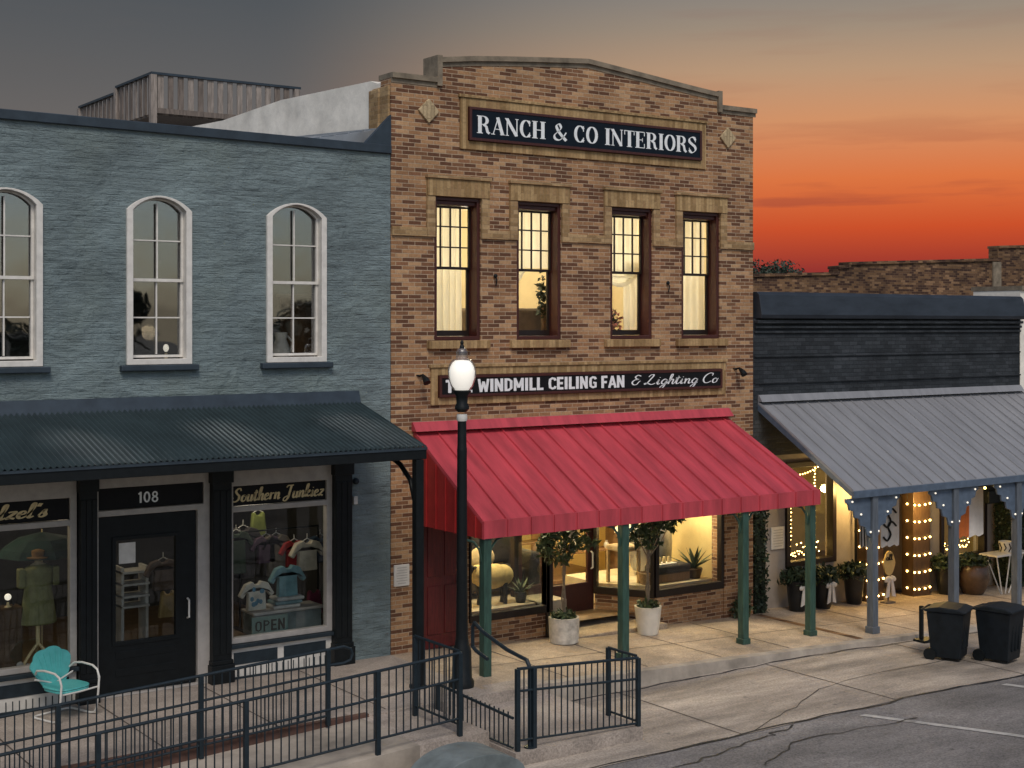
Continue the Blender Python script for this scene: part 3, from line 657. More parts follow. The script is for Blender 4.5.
# the dim rooms behind the glass
def room(name, mt, parent, x0, x1, y0, y1, z0, z1, fl=None):
    MB().add([(x0, y0, z0), (x1, y0, z0), (x1, y1, z0), (x0, y1, z0), (x0, y0, z1), (x1, y0, z1), (x1, y1, z1), (x0, y1, z1)],
             [(3, 2, 6, 7), (0, 3, 7, 4), (2, 1, 5, 6), (4, 7, 6, 5)]).build(name, mt, parent)
    MB().add([(x0, y0, z0), (x1, y0, z0), (x1, y1, z0), (x0, y1, z0)], [(0, 1, 2, 3)]).build('floor', fl or M_['floorwood'], parent)
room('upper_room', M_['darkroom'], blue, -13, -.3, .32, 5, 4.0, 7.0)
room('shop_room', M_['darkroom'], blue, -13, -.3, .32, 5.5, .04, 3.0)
# storefront
def column(a, b):
    c = MB().box(a, b, -.14, .12, 0, 2.98); wdt = b - a
    c.box(a - .03, b + .03, -.18, .12, 0, .26).box(a - .015, b + .015, -.16, .12, .26, .32).box(a - .02, b + .02, -.165, .12, 2.80, 2.975)
    for k in range(3):
        xx = a + wdt * (k + .5) / 3; c.box(xx - .035, xx + .035, -.153, -.13, .4, 2.7)
    c.build('column', M_['black'], blue, bevel=.008)
for ua, ub in ((331, 348), (209, 228), (77, 94)): column(X(ua), X(ub))
MB().box(-13, X(350), -.10, .2, 2.985, 3.24).build('storefront_beam', M_['black'], blue, bevel=.01)
def bay(x0, x1, text, tx0, tx1, parent):
    b = MB().plate(rect(x0, x1, .50, 2.96), [rect(x0 + .05, x1 - .09, .58, 2.36), rect(x0 + .05, x1 - .09, 2.44, 2.73)], -.04, .08).build('window', M_['greytrim'], parent, bevel=.01)
    MB().box(x0 + .03, x1 - .06, .03, .036, .56, 2.38).build('pane', M_['glassdark'], b)
    MB().box(x0 - .02, x1 + .02, -.10, .06, .44, .497).build('sill', M_['bluetrim'], b, bevel=.008)
    t = MB().box(x0 + .055, x1 - .095, .0, .03, 2.445, 2.725).build('transom_sign', M_['signblack'], parent)
    lettering(text, SCR, tx0, tx1, 2.505, 2.69, -.0, thick=.175, thin=.095, shear=.22, boost=1.0).build('lettering', M_['gold'], t)
    k = MB().box(x0, x1, -.02, .1, 0, .438); k.build('bulkhead', M_['white'], parent, bevel=.006)
    n = 2
    for i in range(n):
        a = x0 + .06 + (x1 - x0 - .06) * i / n; c = a + (x1 - x0 - .12) / n - .07
        MB().box(a, c, -.032, -.021, .20, .37).build('bulkhead_panel', M_['bluetrim'], parent, bevel=.004)
    v = MB(); q = int((x1 - x0) / .085)
    for i in range(q): v.box(x0 + .05 + i * .085, x0 + .062 + i * .085, -.028, -.021, .03, .15)
    v.box(x0 - .01, x1 + .01, -.05, -.021, -.02, .028).build('vent_strip', M_['bluetrim'], parent)
xb0, xb1 = X(229), X(331)
bay(xb0, xb1, 'Southern Junkiez', X(231), X(323), blue)
xl1 = X(76); xl0 = xl1 - 2.5
bay(xl0, xl1, "lzel's", X(-3), X(46), blue)
xd0, xd1 = X(94), X(209)
dcas = MB().plate(rect(xd0, xd1, .0, 2.96), [rect(X(98), X(197), .03, 2.44), rect(X(98), X(203), 2.52, 2.82)], -.03, .08).build('door_casing', M_['greytrim'], blue, bevel=.008)
t = MB().box(X(98) + .003, X(203) - .003, .0, .03, 2.525, 2.815).build('transom_sign', M_['signblack'], blue)
lettering('108', BLK, X(137.5), X(159), 2.59, 2.74, -.0, boost=.9).build('lettering', M_['letter'], t)
da, db = X(98) + .01, X(197) - .01; ga, gb = X(116), X(176)
door = MB().plate(rect(da, db, .04, 2.43), [rect(ga, gb, .73, 2.10)], .02, .08).box(ga, gb, .012, .02, .50, .60).box(ga, gb, .012, .02, .26, .36)
door.frame(ga - .05, gb + .05, .68, 2.15, .05, .0, .0195)
dr = door.build('door', M_['black'], blue, bevel=.008)
MB().box(ga, gb, .04, .046, .72, 2.11).build('pane', M_['glassdark'], dr)
MB().tube([(db - .13, .0, .95), (db - .13, -.06, .97), (db - .13, -.06, 1.2), (db - .13, .0, 1.22)], .014, 8).build('handle', M_['chrome'], dr, smooth=True)
MB().box(ga + .05, ga + .28, .028, .034, 1.78, 2.06).build('notice', M_['white'], dr)
# awning: corrugated sheet, fascia, end panel, post
AX0, AX1, AYF, AZF, AZB = -14.0, X(357), -1.95, 3.34, 3.88
n = int((AX1 - AX0) / .0125); mb = MB(); vs = []; fs = []
for i in range(n + 1):
    x = AX0 + (AX1 - AX0) * i / n; h = .019 * math.cos(i * math.pi / 3)
    for j in range(2): vs.append((x, -.0 if j == 0 else AYF - .05, (AZB if j == 0 else AZF - .008) + h))
for i in range(n): fs.append((2 * i, 2 * i + 1, 2 * i + 3, 2 * i + 2))
aw = mb.add(vs, fs).build('awning', M_['awning'], blue)
MB().prism_x([(-.10, 3.83), (-.002, 3.86), (-.002, 4.03), (-.03, 4.03)], AX0, AX1 + .02).build('flashing', M_['bluesteel'], aw)
MB().box(AX0, AX1 + .01, AYF - .03, AYF + .05, 3.16, 3.32).build('fascia', M_['black'], aw, bevel=.006)
MB().box(AX0, AX1 + .012, AYF - .045, AYF - .032, 3.29, 3.325).build('gutter_edge', M_['bluesteel'], aw)
MB().plate([(0, 3.3), (1.85, 3.18), (1.85, 3.30), (0, 3.80)], [], -.02, .02, T=Matrix.Translation((AX1, 0, 0)) @ Matrix.Rotation(R(-90), 4, 'Z')).build('end_panel', M_['awning'], aw)
MB().prism_x([(-.05, 3.24), (AYF + .06, 3.18), (AYF + .06, 3.27), (-.05, 3.70)], AX0, AX1 - .05).build('soffit', M_['black'], aw)
px = X(418, AYF + .02)
MB().box(px - .06, px + .06, AYF - .04, AYF + .08, -.0, 3.155).box(px - .09, px + .09, AYF - .07, AYF + .11, 0, .05).build('awning_post', M_['black'], blue, bevel=.006)
MB().tube([(px, AYF + .1, 2.55), (px, AYF + .22, 2.85), (px, AYF + .5, 3.05), (px, AYF + .85, 3.16)], .035, 8).build('brace', M_['black'], blue, smooth=True)

# ------------------------------------------------------------------ brick building
ranch = thing('brick_building', 'two storey tan and brown brick building with four tall lit windows and red metal canopy', 'building', (3.8, 0, 0))
WZ0, WZ1 = 4.65, 6.93
WZ1 = Z(434.4, 195.9); WZ0 = Z(434.4, 340.5)
rw = [(X(434.4), X(480.5)), (X(516.7), X(561)), (X(610.4), X(652)), (X(681.5), X(719.5))]
zl, zs_, za, zr = 8.77, 9.09, 9.37, 8.87
xa, xb_, xm = X(441), X(717), X(587)
prof = [(0, -.7), (7.6, -.7), (7.6, zr), (xb_, zr), (xb_, zs_)]
prof += [(xb_ + (xm - xb_) * f, zs_ + (za - zs_) * (f ** 1.15 * .85 + .15 * math.sin(f * math.pi / 2))) for f in (.15, .3, .45, .6, .75, .9, 1)]
prof += [(xa + (xm - xa) * f, zs_ + (za - zs_) * f ** .8) for f in (.8, .6, .4, .2)]
prof += [(xa, zs_), (xa, zl), (0, zl)]
MB().plate(prof, [rect(a, b, WZ0, WZ1) for a, b in rw] + [rect(.56, 1.36, -.6, 2.35), rect(1.43, 6.88, -.65, 2.62)], 0, .32).build('wall', M_['brick'], ranch)
# coping following the stepped, arched parapet
def coping(pts, w0=-.05, w1=.38, h=.08):
    mb = MB()
    for (a, b) in zip(pts, pts[1:]):
        mb.add([(a[0], w0, a[1]), (b[0], w0, b[1]), (b[0], w1, b[1]), (a[0], w1, a[1]), (a[0], w0, a[1] + h), (b[0], w0, b[1] + h), (b[0], w1, b[1] + h), (a[0], w1, a[1] + h)],
               [(0, 1, 2, 3), (4, 5, 6, 7), (0, 1, 5, 4), (2, 3, 7, 6), (0, 3, 7, 4), (1, 2, 6, 5)])
        mb.add([(a[0], w0 + .04, a[1] - .07), (b[0], w0 + .04, b[1] - .07), (b[0], -.001, b[1] - .07), (a[0], -.001, a[1] - .07), (a[0], w0 + .04, a[1]), (b[0], w0 + .04, b[1]), (b[0], -.001, b[1]), (a[0], -.001, a[1])],
               [(0, 1, 2, 3), (4, 5, 6, 7), (0, 1, 5, 4), (2, 3, 7, 6), (0, 3, 7, 4), (1, 2, 6, 5)])
    return mb
i4 = prof.index((xb_, zs_)); i5 = prof.index((xa, zs_))
c = coping([(.0, zl), (xa - .07, zl)]); d = coping(prof[i4:i5 + 1][::-1]); e = coping([(xb_ + .07, zr), (7.66, zr)])
for q in (d, e): c.add(q.v, q.f)
c.box(xa - .09, xa - .002, -.052, .382, zl - .05, zs_ + .105).box(xb_ + .002, xb_ + .09, -.052, .382, zr - .05, zs_ + .105)
c.build('coping', M_['stone'], ranch)
MB().box(-.03, .01, .03, .55, 7.9, 8.66).box(-.05, .012, .30, .62, 8.0, 8.64).build('corner_quoin', M_['header'], ranch, bevel=.02)
T = Matrix.Translation((0, .32, 0)) @ Matrix.Rotation(R(90), 4, 'Z')
MB().plate([(.0, -.6), (14.0, -.6), (14.0, 8.9), (9.5, 9.0), (6.0, 8.86), (3.5, 8.92), (.30, 8.80), (.0, 8.7)], [], -.28, .0, T=T).build('side_wall', M_['plaster'], ranch)
MB().box(7.33, 7.597, .32, 14, -.7, 8.6).build('side_wall', M_['brick'], ranch)
MB().box(.3, 7.32, .34, 14, 8.2, 8.3).build('roof', M_['roof'], ranch)
MB().box(.01, 7.32, 14, 14.2, -.6, 8.6).build('rear_wall', M_['plaster'], ranch)
zb0, zb1 = Z(412, 236), Z(412, 227)
xprev = 0.003; bands = MB(); lint = MB(); ears = MB(); sills = MB()
for (a, b) in rw:
    lint_ = MB().box(a - .15, b + .15, -.055, .06, WZ1, WZ1 + .27).build('lintel', M_['soldier'], ranch, bevel=.006)
    MB().box(a - .17, b + .17, -.085, .03, WZ1 + .273, WZ1 + .325).build('lintel_ledge', M_['header'], lint_, bevel=.006)
    for xx0, xx1 in ((a - .15, a - .003), (b + .003, b + .15)):
        MB().box(xx0, xx1, -.045, .05, zb0, WZ1 - .003).build('jamb_brick', M_['header'], ranch, bevel=.006)
    MB().box(a - .14, b + .14, -.085, .1, WZ0 - .13, WZ0 - .003).build('sill_course', M_['soldier'], ranch, bevel=.008)
    if a - .153 > xprev: MB().box(xprev, a - .153, -.04, .03, zb0, zb1).build('band_course', M_['header'], ranch, bevel=.006)
    xprev = b + .153
MB().box(xprev, 7.598, -.04, .03, zb0, zb1).build('band_course', M_['header'], ranch, bevel=.006)
for i, (a, b) in enumerate(rw):
    f = MB().frame(a + .002, b - .002, WZ0 + .002, WZ1 - .002, .055, .015, .29, bot=.06).box(a + .057, b - .057, .06, .25, WZ1 - .12, WZ1 - .058).build('window', M_['redbrown'], ranch, bevel=.006)
    x0, x1 = a + .06, b - .06; zt = WZ1 - .125; z0 = WZ0 + .065; zm = z0 + (zt - z0) * .525
    s = MB().frame(x0, x1, zm - .02, zt, .035, .20, .235).frame(x0, x1, z0, zm + .02, .045, .24, .275, bot=.09)
    for k in (1, 2, 3): s.box(x0 + (x1 - x0) * k / 4 - .011, x0 + (x1 - x0) * k / 4 + .011, .205, .23, zm, zt - .03)
    for k in (1, 2): s.box(x0 + .03, x1 - .03, .207, .228, zm + (zt - zm) * k / 3 - .011, zm + (zt - zm) * k / 3 + .011)
    s.build('sash', M_['sash'], f)
    MB().box(x0 + .02, x1 - .02, .258, .262, z0 + .04, zm).box(x0 + .02, x1 - .02, .218, .221, zm + .003, zt - .02).build('pane', M_['glasswarm'], f)
room('upper_room', M_['room'], ranch, .35, 7.25, .33, 4.2, 4.0, 7.4)
# brick frames round the signs and the two diamonds
def surround(x0, x1, z0, z1, wdt=.14):
    f = MB().frame(x0 - wdt, x1 + wdt, z0 - wdt, z1 + wdt, wdt - .004, -.035, .02); f.box(x0 - wdt - .03, x1 + wdt + .03, -.06, .02, z1 + wdt + .003, z1 + wdt + .05)
    f.build('sign_surround', M_['soldier'], ranch, bevel=.005)
S1 = (X(467), X(699), Z(583, 145), Z(583, 118)); S1 = (X(467), X(699), Z(467, 140.5), Z(467, 107))
S2 = (X(437), X(719.5), Z(437, 397.5), Z(437, 375.5))
surround(*S1); surround(*S2, wdt=.12)
for u, v in ((428, 111), (727, 138)):
    x, z = X(u), Z(u, v); h = .19
    dm = MB().plate([(x - h, z), (x, z - h), (x + h, z), (x, z + h)], [], -.04, .02).build('diamond', M_['diamond'], ranch, bevel=.01)
# ground floor
dz = -.02
rd = MB().box(.60, 1.32, .06, .12, dz, 2.3)
for a, b in ((.68, .93), (.99, 1.24)):
    for c0, c1 in ((.2, .95), (1.1, 2.1)): rd.box(a, b, .045, .06, c0, c1)
rdo = rd.build('door', M_['reddoor'], ranch, bevel=.008)
MB().ball((1.25, .02, .98), .035).build('handle', M_['potbrown'], rdo, smooth=True)
MB().frame(.56, 1.36, dz - .5, 2.35, .04, .02, .2).build('door_frame', M_['redbrown'], ranch)
MB().box(1.365, 3.02, .03, .28, -.5, .30).build('bulkhead', M_['brick'], ranch)
lw = MB().frame(1.40, 3.0, .30, 2.62, .07, .0, .14, bot=.12).build('shop_window', M_['sash'], ranch, bevel=.008)
MB().box(1.47, 2.93, .07, .076, .42, 2.55).build('pane', M_['glassdark'], lw)
MB().box(2.93, 3.06, .0, .14, -.3, 2.62).box(2.95, 3.04, .95, 1.06, -.3, 2.62).box(2.96, 3.03, .141, .949, .30, .40).box(2.93, 3.06, .141, .949, -.4, .299).build('recess_jamb', M_['sash'], ranch)
MB().box(2.99, 2.994, .142, .948, .401, 2.62).build('recess_pane', M_['glassdark'], ranch)
zsl = .28; zgb = .42
MB().prism_z([(5.28, .02), (6.9, .02), (6.9, .25), (5.42, .25), (4.92, 1.06), (4.72, 1.0)], -.9, zsl - .003).build('bulkhead', M_['brick'], ranch)
rwn = MB().frame(5.28, 6.90, zsl, 2.62, .08, .0, .12, bot=.13).build('shop_window', M_['sash'], ranch, bevel=.008)
MB().box(5.34, 6.84, .06, .066, .38, 2.56).build('pane', M_['glassdark'], rwn)
ang = math.atan2(1.0, 4.72 - 5.28); Ls = math.hypot(.56, 1.0)
T2 = Matrix.Translation((5.276, .004, 0)) @ Matrix.Rotation(ang, 4, 'Z')
swn = MB().plate(rect(.02, Ls, zsl, 2.62), [rect(.08, Ls - .06, zsl + .13, 2.54)], -.06, .06, T=T2).build('shop_window', M_['sash'], ranch, bevel=.006)
MB().plate(rect(.06, Ls - .04, zsl + .12, 2.55), [], -.003, .003, T=T2).build('pane', M_['glassdark'], swn)
ed = MB().plate(rect(3.66, 4.70, -.14, 2.4), [rect(3.80, 4.56, Z(565, 585, 1.0), 2.2)], 1.0, 1.06).build('entry_door', M_['redbrown'], ranch, bevel=.01)
MB().box(3.78, 4.58, 1.03, 1.036, Z(565, 585, 1.0) - .02, 2.22).build('pane', M_['glassdark'], ed)
MB().tube([(4.62, .98, .72), (4.62, .93, .75), (4.62, .93, 1.0), (4.62, .98, 1.03)], .015, 8).build('handle', M_['chrome'], ed, smooth=True)
MB().box(4.08, 4.36, 1.012, 1.026, 1.25, 1.62).build('notice', M_['white'], ed)
MB().frame(3.06, 3.655, -.2, 2.62, .07, .98, 1.08, bot=.75).box(3.66, 4.72, .99, 1.08, 2.405, 2.62).build('entry_panel', M_['redbrown'], ranch)
MB().prism_z([(3.1, -.28), (5.3, -.28), (5.25, .0), (4.7, .98), (3.1, .98)], -.5, -.10).build('threshold', M_['concrete'], ranch, bevel=.015)
MB().box(1.42, 6.9, .0, 1.1, 2.625, 2.7).build('entry_ceiling', M_['white'], ranch)
room('shop_room', M_['yellowroom'], ranch, 1.38, 7.25, .34, 5.5, .0, 3.0)
# red canopy
KX0, KX1, KY, KZ, KZB, KB = .39, 7.16, -1.9, 2.17, 3.33, 1.96
kn = MB(); th = .03
kn.prism_x([(KY, KZ), (-.003, KZB), (-.003, KZB + th), (KY, KZ + th)], KX0, KX1)
xx = KX0 + .012
while xx < KX1 - .02:
    kn.add([(xx - .012, KY - .004, KZ + th), (xx + .012, KY - .004, KZ + th), (xx + .012, -.004, KZB + th), (xx - .012, -.004, KZB + th),
            (xx - .007, KY - .004, KZ + th + .034), (xx + .007, KY - .004, KZ + th + .034), (xx + .007, -.004, KZB + th + .034), (xx - .007, -.004, KZB + th + .034)],
           [(4, 5, 6, 7), (0, 1, 5, 4), (2, 3, 7, 6), (0, 3, 7, 4), (1, 2, 6, 5)]); xx += .412
def flare(mb, end=False):
    o = []
    for x, y, z in mb.v:
        f = max(0, min(1.02, y / KY)); o.append((KX0 + (x - KX0) * ((6.95 - KX0) + .33 * f) / (KX1 - KX0), y, z))
    mb.v = o; return mb
kp = flare(kn).build('canopy', M_['red'], ranch)
f = MB().box(KX0 - .004, KX1 + .004, KY - .03, KY - .006, KB, KZ + .045)
xx = KX0 + .012
while xx < KX1: f.box(xx - .009, xx + .009, KY - .05, KY - .031, KB, KZ + .043); xx += .412
flare(f).build('fascia', M_['red'], kp)
flare(MB().prism_x([(-.14, KZB + .05), (-.002, KZB + .05), (-.002, KZB + .19), (-.035, KZB + .19)], KX0 - .03, KX1 + .02)).build('flashing', M_['red'], kp)
e = MB().plate([(0, KB), (KY * -1, KB), (-KY, KZ + .02), (0, KZB + .02)], [], -.012, .012, T=Matrix.Translation((KX0 + .014, 0, 0)) @ Matrix.Rotation(R(-90), 4, 'Z'))
for k in range(7):
    y = -.12 - .27 * k; zt = KZB + (KZ - KZB) * (y / KY); e.box(KX0 - .018, KX0 + .001, y - .014, y + .014, KB, zt)
e.build('end_panel', M_['redend'], kp)
flare(MB().plate([(0, KZB - .35), (KY * -1, KB), (-KY, KZ + .02), (0, KZB + .02)], [], -.012, .012, T=Matrix.Translation((KX1 - .02, 0, 0)) @ Matrix.Rotation(R(-90), 4, 'Z'))).build('end_panel', M_['redend'], kp)
MB().box(KX0 + .03, KX1 - .03, KY + .02, KY + .14, KB + .02, KB + .17).build('beam', M_['post'], kp)
MB().prism_x([(KY + .15, KB + .1), (-.01, KB + .85), (-.01, KB + .88), (KY + .15, KB + .13)], KX0 + .04, KX1 - .3).build('soffit', M_['oldwood'], kp)
for u in (486, 624, 744, 811):
    x = X(u, KY + .05); g = gz2(x) if x > 1.0 else -.16
    MB().box(x - .065, x + .065, KY - .0, KY + .13, g, KB + .02).box(x - .085, x + .085, KY - .02, KY + .15, g, g + .09).build('canopy_post', M_['post'], ranch, bevel=.008)
    for sg in (-1, 1):
        if (u == 811 and sg == 1): continue
        MB().tube([(x + sg * .06, KY + .07, KB - .34), (x + sg * .10, KY + .07, KB - .16), (x + sg * .2, KY + .07, KB - .04), (x + sg * .36, KY + .07, KB + .01)], .02, 6).build('post_brace', M_['post'], ranch, smooth=True)

# ------------------------------------------------------------------ black and grey building
grey = thing('black_building', 'low black painted brick shop with a long grey metal canopy over a beige storefront', 'building', (11.5, 0, -.4))
GX0, GX1, GZ = 7.606, 15.5, 5.62
GY = .35
zt1, zt2 = Z(890, 318) , Z(890, 326)
MB().plate(rect(GX0, GX1, 2.6, 5.129), [], .0, .3).build('wall', M_['blackbrick'], grey)
c = MB().prism_x([(-.14, 5.13), (-.17, 5.20), (-.10, 5.56), (-.04, 5.62), (.42, 5.62), (.42, 5.13)], GX0 + .05, GX1)
c.build('parapet', M_['blackmetal'], grey, bevel=.01)
for (z, h, p) in ((5.04, .055, .10), (4.95, .045, .06), (4.86, .04, .04), (4.42, .03, .03), (3.93, .03, .035)):
    MB().box(GX0 + .02, GX1, -p, .01, z, z + h).build('ledge', M_['blackbrick'], grey, bevel=.006)
MB().box(GX0, GX1, .3, 12, 4.4, 4.5).build('roof', M_['roof'], grey)
uw1a, uw1b = X(787, GY), X(833, GY); ue0, ue1 = X(860, GY), X(911, GY); uw2a, uw2b = X(941, GY), X(984, GY)
z1a, z1b = Z(790, 564, GY), 2.35; z2a, z2b = Z(962, 556, GY), 1.75
MB().plate(rect(GX0, 17, -1.2, 2.8), [rect(uw1a, uw1b, z1a, z1b), rect(ue0, ue1, -1.0, 2.35), rect(uw2a, uw2b, z2a, z2b)], GY, GY + .2).build('storefront_wall', M_['stucco'], grey)
for a, b, z0, z1 in ((uw1a, uw1b, z1a, z1b), (uw2a, uw2b, z2a, z2b)):
    f = MB().frame(a - .05, b + .05, z0 - .06, z1 + .05, .10, GY - .05, GY + .12).build('shop_window', M_['sash'], grey, bevel=.006)
    MB().box(a + .03, b - .03, GY + .05, GY + .056, z0 + .02, z1 - .02).build('pane', M_['glassdark'], f)
room('shop_room', M_['yellowroom'], grey, 8.2, 16.5, GY + .22, 5, -.4, 2.6)
gd = MB().plate(rect(ue0 + .05, ue1 - .05, -.5, 2.3), [rect(ue0 + .3, ue1 - .3, .2, 2.0)], 1.2, 1.26).build('door', M_['black'], grey, bevel=.008)
MB().box(ue0 + .28, ue1 - .28, 1.23, 1.236, .18, 2.02).build('pane', M_['glassdark'], gd)
MB().box(ue0 - .02, ue0 + .02, GY + .2, 1.2, -.6, 2.35).box(ue1 - .02, ue1 + .02, GY + .2, 1.2, -.6, 2.35).build('recess_jamb', M_['stucco'], grey)
MB().box(ue0, ue1, GY + .2, 1.26, 2.3, 2.36).build('entry_ceiling', M_['stucco'], grey)
pil = []
for ua in (866, 913.5):
    x0 = X(ua, .05); zb = -.46
    MB().box(x0, x0 + .52, .05, GY - .004, zb, 2.3).build('pillar', M_['darkpillar'], grey, bevel=.01); pil.append((x0, x0 + .52))
GKX0, GKX1, GKY, GKZ, GKB = 7.72, 17.2, -2.26, 2.16, 3.56
k = MB().prism_x([(GKY, GKZ), (-.003, GKB), (-.003, GKB + .03), (GKY, GKZ + .03)], GKX0, GKX1); xx = GKX0 + .015
while xx < GKX1:
    k.add([(xx - .012, GKY, GKZ + .03), (xx + .012, GKY, GKZ + .03), (xx + .012, -.004, GKB + .03), (xx - .012, -.004, GKB + .03),
           (xx - .006, GKY, GKZ + .055), (xx + .006, GKY, GKZ + .055), (xx + .006, -.004, GKB + .055), (xx - .006, -.004, GKB + .055)], [(4, 5, 6, 7), (0, 1, 5, 4), (2, 3, 7, 6), (0, 3, 7, 4), (1, 2, 6, 5)]); xx += .30
gk = k.build('canopy', M_['greycanopy'], grey)
MB().prism_x([(-.12, GKB + .045), (-.003, GKB + .045), (-.003, GKB + .17), (-.03, GKB + .17)], GKX0, 15.5).build('flashing', M_['greycanopy'], gk)
MB().box(GKX0, GKX1, GKY - .03, GKY + .03, GKZ - .10, GKZ + .022).build('fascia', M_['greyblue'], gk, bevel=.005)
MB().plate([(0, GKB - .12), (-GKY, GKZ - .09), (-GKY, GKZ), (0, GKB)], [], -.015, .015, T=Matrix.Translation((GKX0 + .016, 0, 0)) @ Matrix.Rotation(R(-90), 4, 'Z')).build('end_rafter', M_['greyblue'], gk)
MB().prism_x([(GKY + .04, GKZ - .02), (-.01, GKB - .06), (-.01, GKB - .04), (GKY + .04, GKZ - .0)], GKX0 + .05, GKX1).build('soffit', M_['oldwood'], gk)
gposts = []
for u in (873, 954, 1017):
    x = X(u, -2.2); gposts.append(x)
    MB().box(x - .07, x + .07, -2.26, -2.12, gz2(x), GKZ - .1).box(x - .09, x + .09, -2.28, -2.10, gz2(x), gz2(x) + .12).build('canopy_post', M_['postgrey'], grey, bevel=.008)
    for sg in (-1, 1):
        prf = [(0, 0), (.62, 0), (.62, -.06), (.55, -.10), (.52, -.2), (.42, -.22), (.40, -.33), (.28, -.36), (.25, -.48), (.12, -.52), (.08, -.66), (0, -.7)]
        MB().plate([(x + sg * (.072 + a), GKZ - .11 + b) for a, b in prf], [], -2.21, -2.17).build('scalloped_bracket', M_['greyblue'], grey, bevel=.006)

# cream neighbour just in the frame, and the dark brick building behind
cream = thing('cream_building', 'pale cream building edge at the far side of the grey canopy', 'building', (19, 0, -.6))
MB().box(15.52, 22, .0, 1.2, -1.2, 5.75).build('wall', M_['plaster'], cream); MB().box(15.51, 22, -.05, 1.25, 5.753, 5.85).build('coping', M_['stone'], cream)
back = thing('brick_warehouse', 'old dark brick building with a stepped parapet behind the black shop', 'building', (22, 12, -.6))
YB = 13.0
pts = [(753, 277), (838, 275), (838, 269), (849, 268), (849, 265), (998, 261), (998, 248.5), (1060, 247)]
pf = [(X(u, YB), Z(u, v, YB)) for u, v in pts]
MB().plate([(pf[0][0] - 3, -1.5), (45, -1.5), (45, pf[-1][1])] + pf[::-1] + [(pf[0][0] - 3, pf[0][1])], [], YB, YB + .4).build('wall', M_['brickdark'], back)
MB().box(X(992, YB), X(1000, YB), YB - .06, YB - .002, 3, Z(996, 262, YB)).build('pilaster', M_['stone'], back)
cp = MB()
for (a, b) in zip(pf, pf[1:]):
    if b[0] - a[0] > .2: cp.add([(a[0], YB - .06, a[1] + .004), (b[0], YB - .06, b[1] + .004), (b[0], YB + .45, b[1] + .004), (a[0], YB + .45, a[1] + .004), (a[0], YB - .06, a[1] + .1), (b[0], YB - .06, b[1] + .1), (b[0], YB + .45, b[1] + .1), (a[0], YB + .45, a[1] + .1)],
               [(0, 1, 2, 3), (4, 5, 6, 7), (0, 1, 5, 4), (2, 3, 7, 6), (0, 3, 7, 4), (1, 2, 6, 5)])
cp.build('coping', M_['brickdark'], back)
MB().box(pf[0][0] - 3, 45, YB + .4, YB + 12, -1.5, pf[0][1] - .6).build('roof', M_['roof'], back)
# ------------------------------------------------------------------ signs
def signboard(name, label, S, mt, edge, parts):
    x0, x1, z0, z1 = S; yc = -.075
    t = thing(name, label, 'sign', ((x0 + x1) / 2, yc, z0))
    MB().box(x0 + .045, x1 - .045, -.075, -.005, z0 + .045, z1 - .045).build('board', mt, t)
    MB().frame(x0, x1, z0, z1, .044, -.085, -.004).build('border', edge, t, bevel=.006)
    for (s, al, a, b, c, d, kw, m) in parts: lettering(s, al, a, b, c, d, -.076, **kw).build('lettering', m, t)
    return t
h1 = S1[3] - S1[2]; h2 = S2[3] - S2[2]
signboard('shop_sign', 'long navy signboard with white serif capitals high on the brick facade', S1, M_['signnavy'], M_['redbrown'],
          [('RANCH & CO INTERIORS', SER, X(474), X(694), S1[2] + .23 * h1, S1[2] + .76 * h1, dict(boost=.88), M_['letter'])])
signboard('shop_sign', 'narrow black signboard with white block and script lettering just above the red canopy', S2, M_['signblack'], M_['redbrown'],
          [('THE WINDMILL CEILING FAN', BLK, X(443), X(622.5), S2[2] + .20 * h2, S2[2] + .80 * h2, dict(boost=1.0), M_['letter']),
           ('& Lighting Co', SCR, X(627), X(714), S2[2] + .30 * h2, S2[2] + .80 * h2, dict(thick=.11, thin=.075, shear=.25, boost=.9), M_['letter'])])

# ------------------------------------------------------------------ plaques, lamps and small things on the walls
def plaque(label, x, z, wdt, h, y):
    t = thing('plaque', label, 'plaque', (x, y, z))
    MB().box(x - wdt / 2, x + wdt / 2, y - .03, y - .002, z, z + h).build('plate', M_['white'], t, bevel=.01)
    b = MB(); rn = random.Random(5)
    for k in range(7):
        zz = z + h * (.86 - k * .12); ww = wdt * rn.uniform(.26, .36); b.box(x - ww, x + ww, y - .033, y - .031, zz - h * .018, zz + h * .018)
    b.build('worn_lines', M_['greytrim'], t)
plaque('cream historical plaque on the brick strip left of the red door', X(401), Z(401, 586), .27, .33, 0)
plaque('white notice plaque on the beige wall beside the green hedge', X(777, GY), Z(777, 549, GY), .36, .42, GY)
t = thing('doorbell_box', 'small white box fixed to the blue grey wall under the awning', 'box', (X(354), 0, Z(354, 504)))
MB().box(X(352), X(356), -.06, -.002, Z(354, 504), Z(354, 496)).build('housing', M_['white'], t, bevel=.008); MB().ball((X(355), -.03, Z(355, 481)), .05).build('knob', M_['bluetrim'], t, smooth=True)
def flood(label, u, v):
    x, z = X(u), Z(u, v); t = thing('wall_floodlight', label, 'light', (x, 0, z), 'small floodlights on the brick facade')
    MB().lathe([(.05, 0), (.05, .02)], (0, 0, 0), 12).build('mount', M_['black'], t, world=False)
    MB().tube([(0, 0, 0), (0, -.12, .02), (0, -.16, -.02)], .018, 8).build('arm', M_['black'], t, world=False)
    MB().tube([(0, -.13, 0), (0, -.2, -.05), (0, -.24, -.10)], [.03, .05, .06], 12).build('head', M_['black'], t, world=False)
flood('small round floodlight left of the black sign, near the blue building', 419, 376); flood('small round floodlight right of the black sign, near the black building', 735, 369)
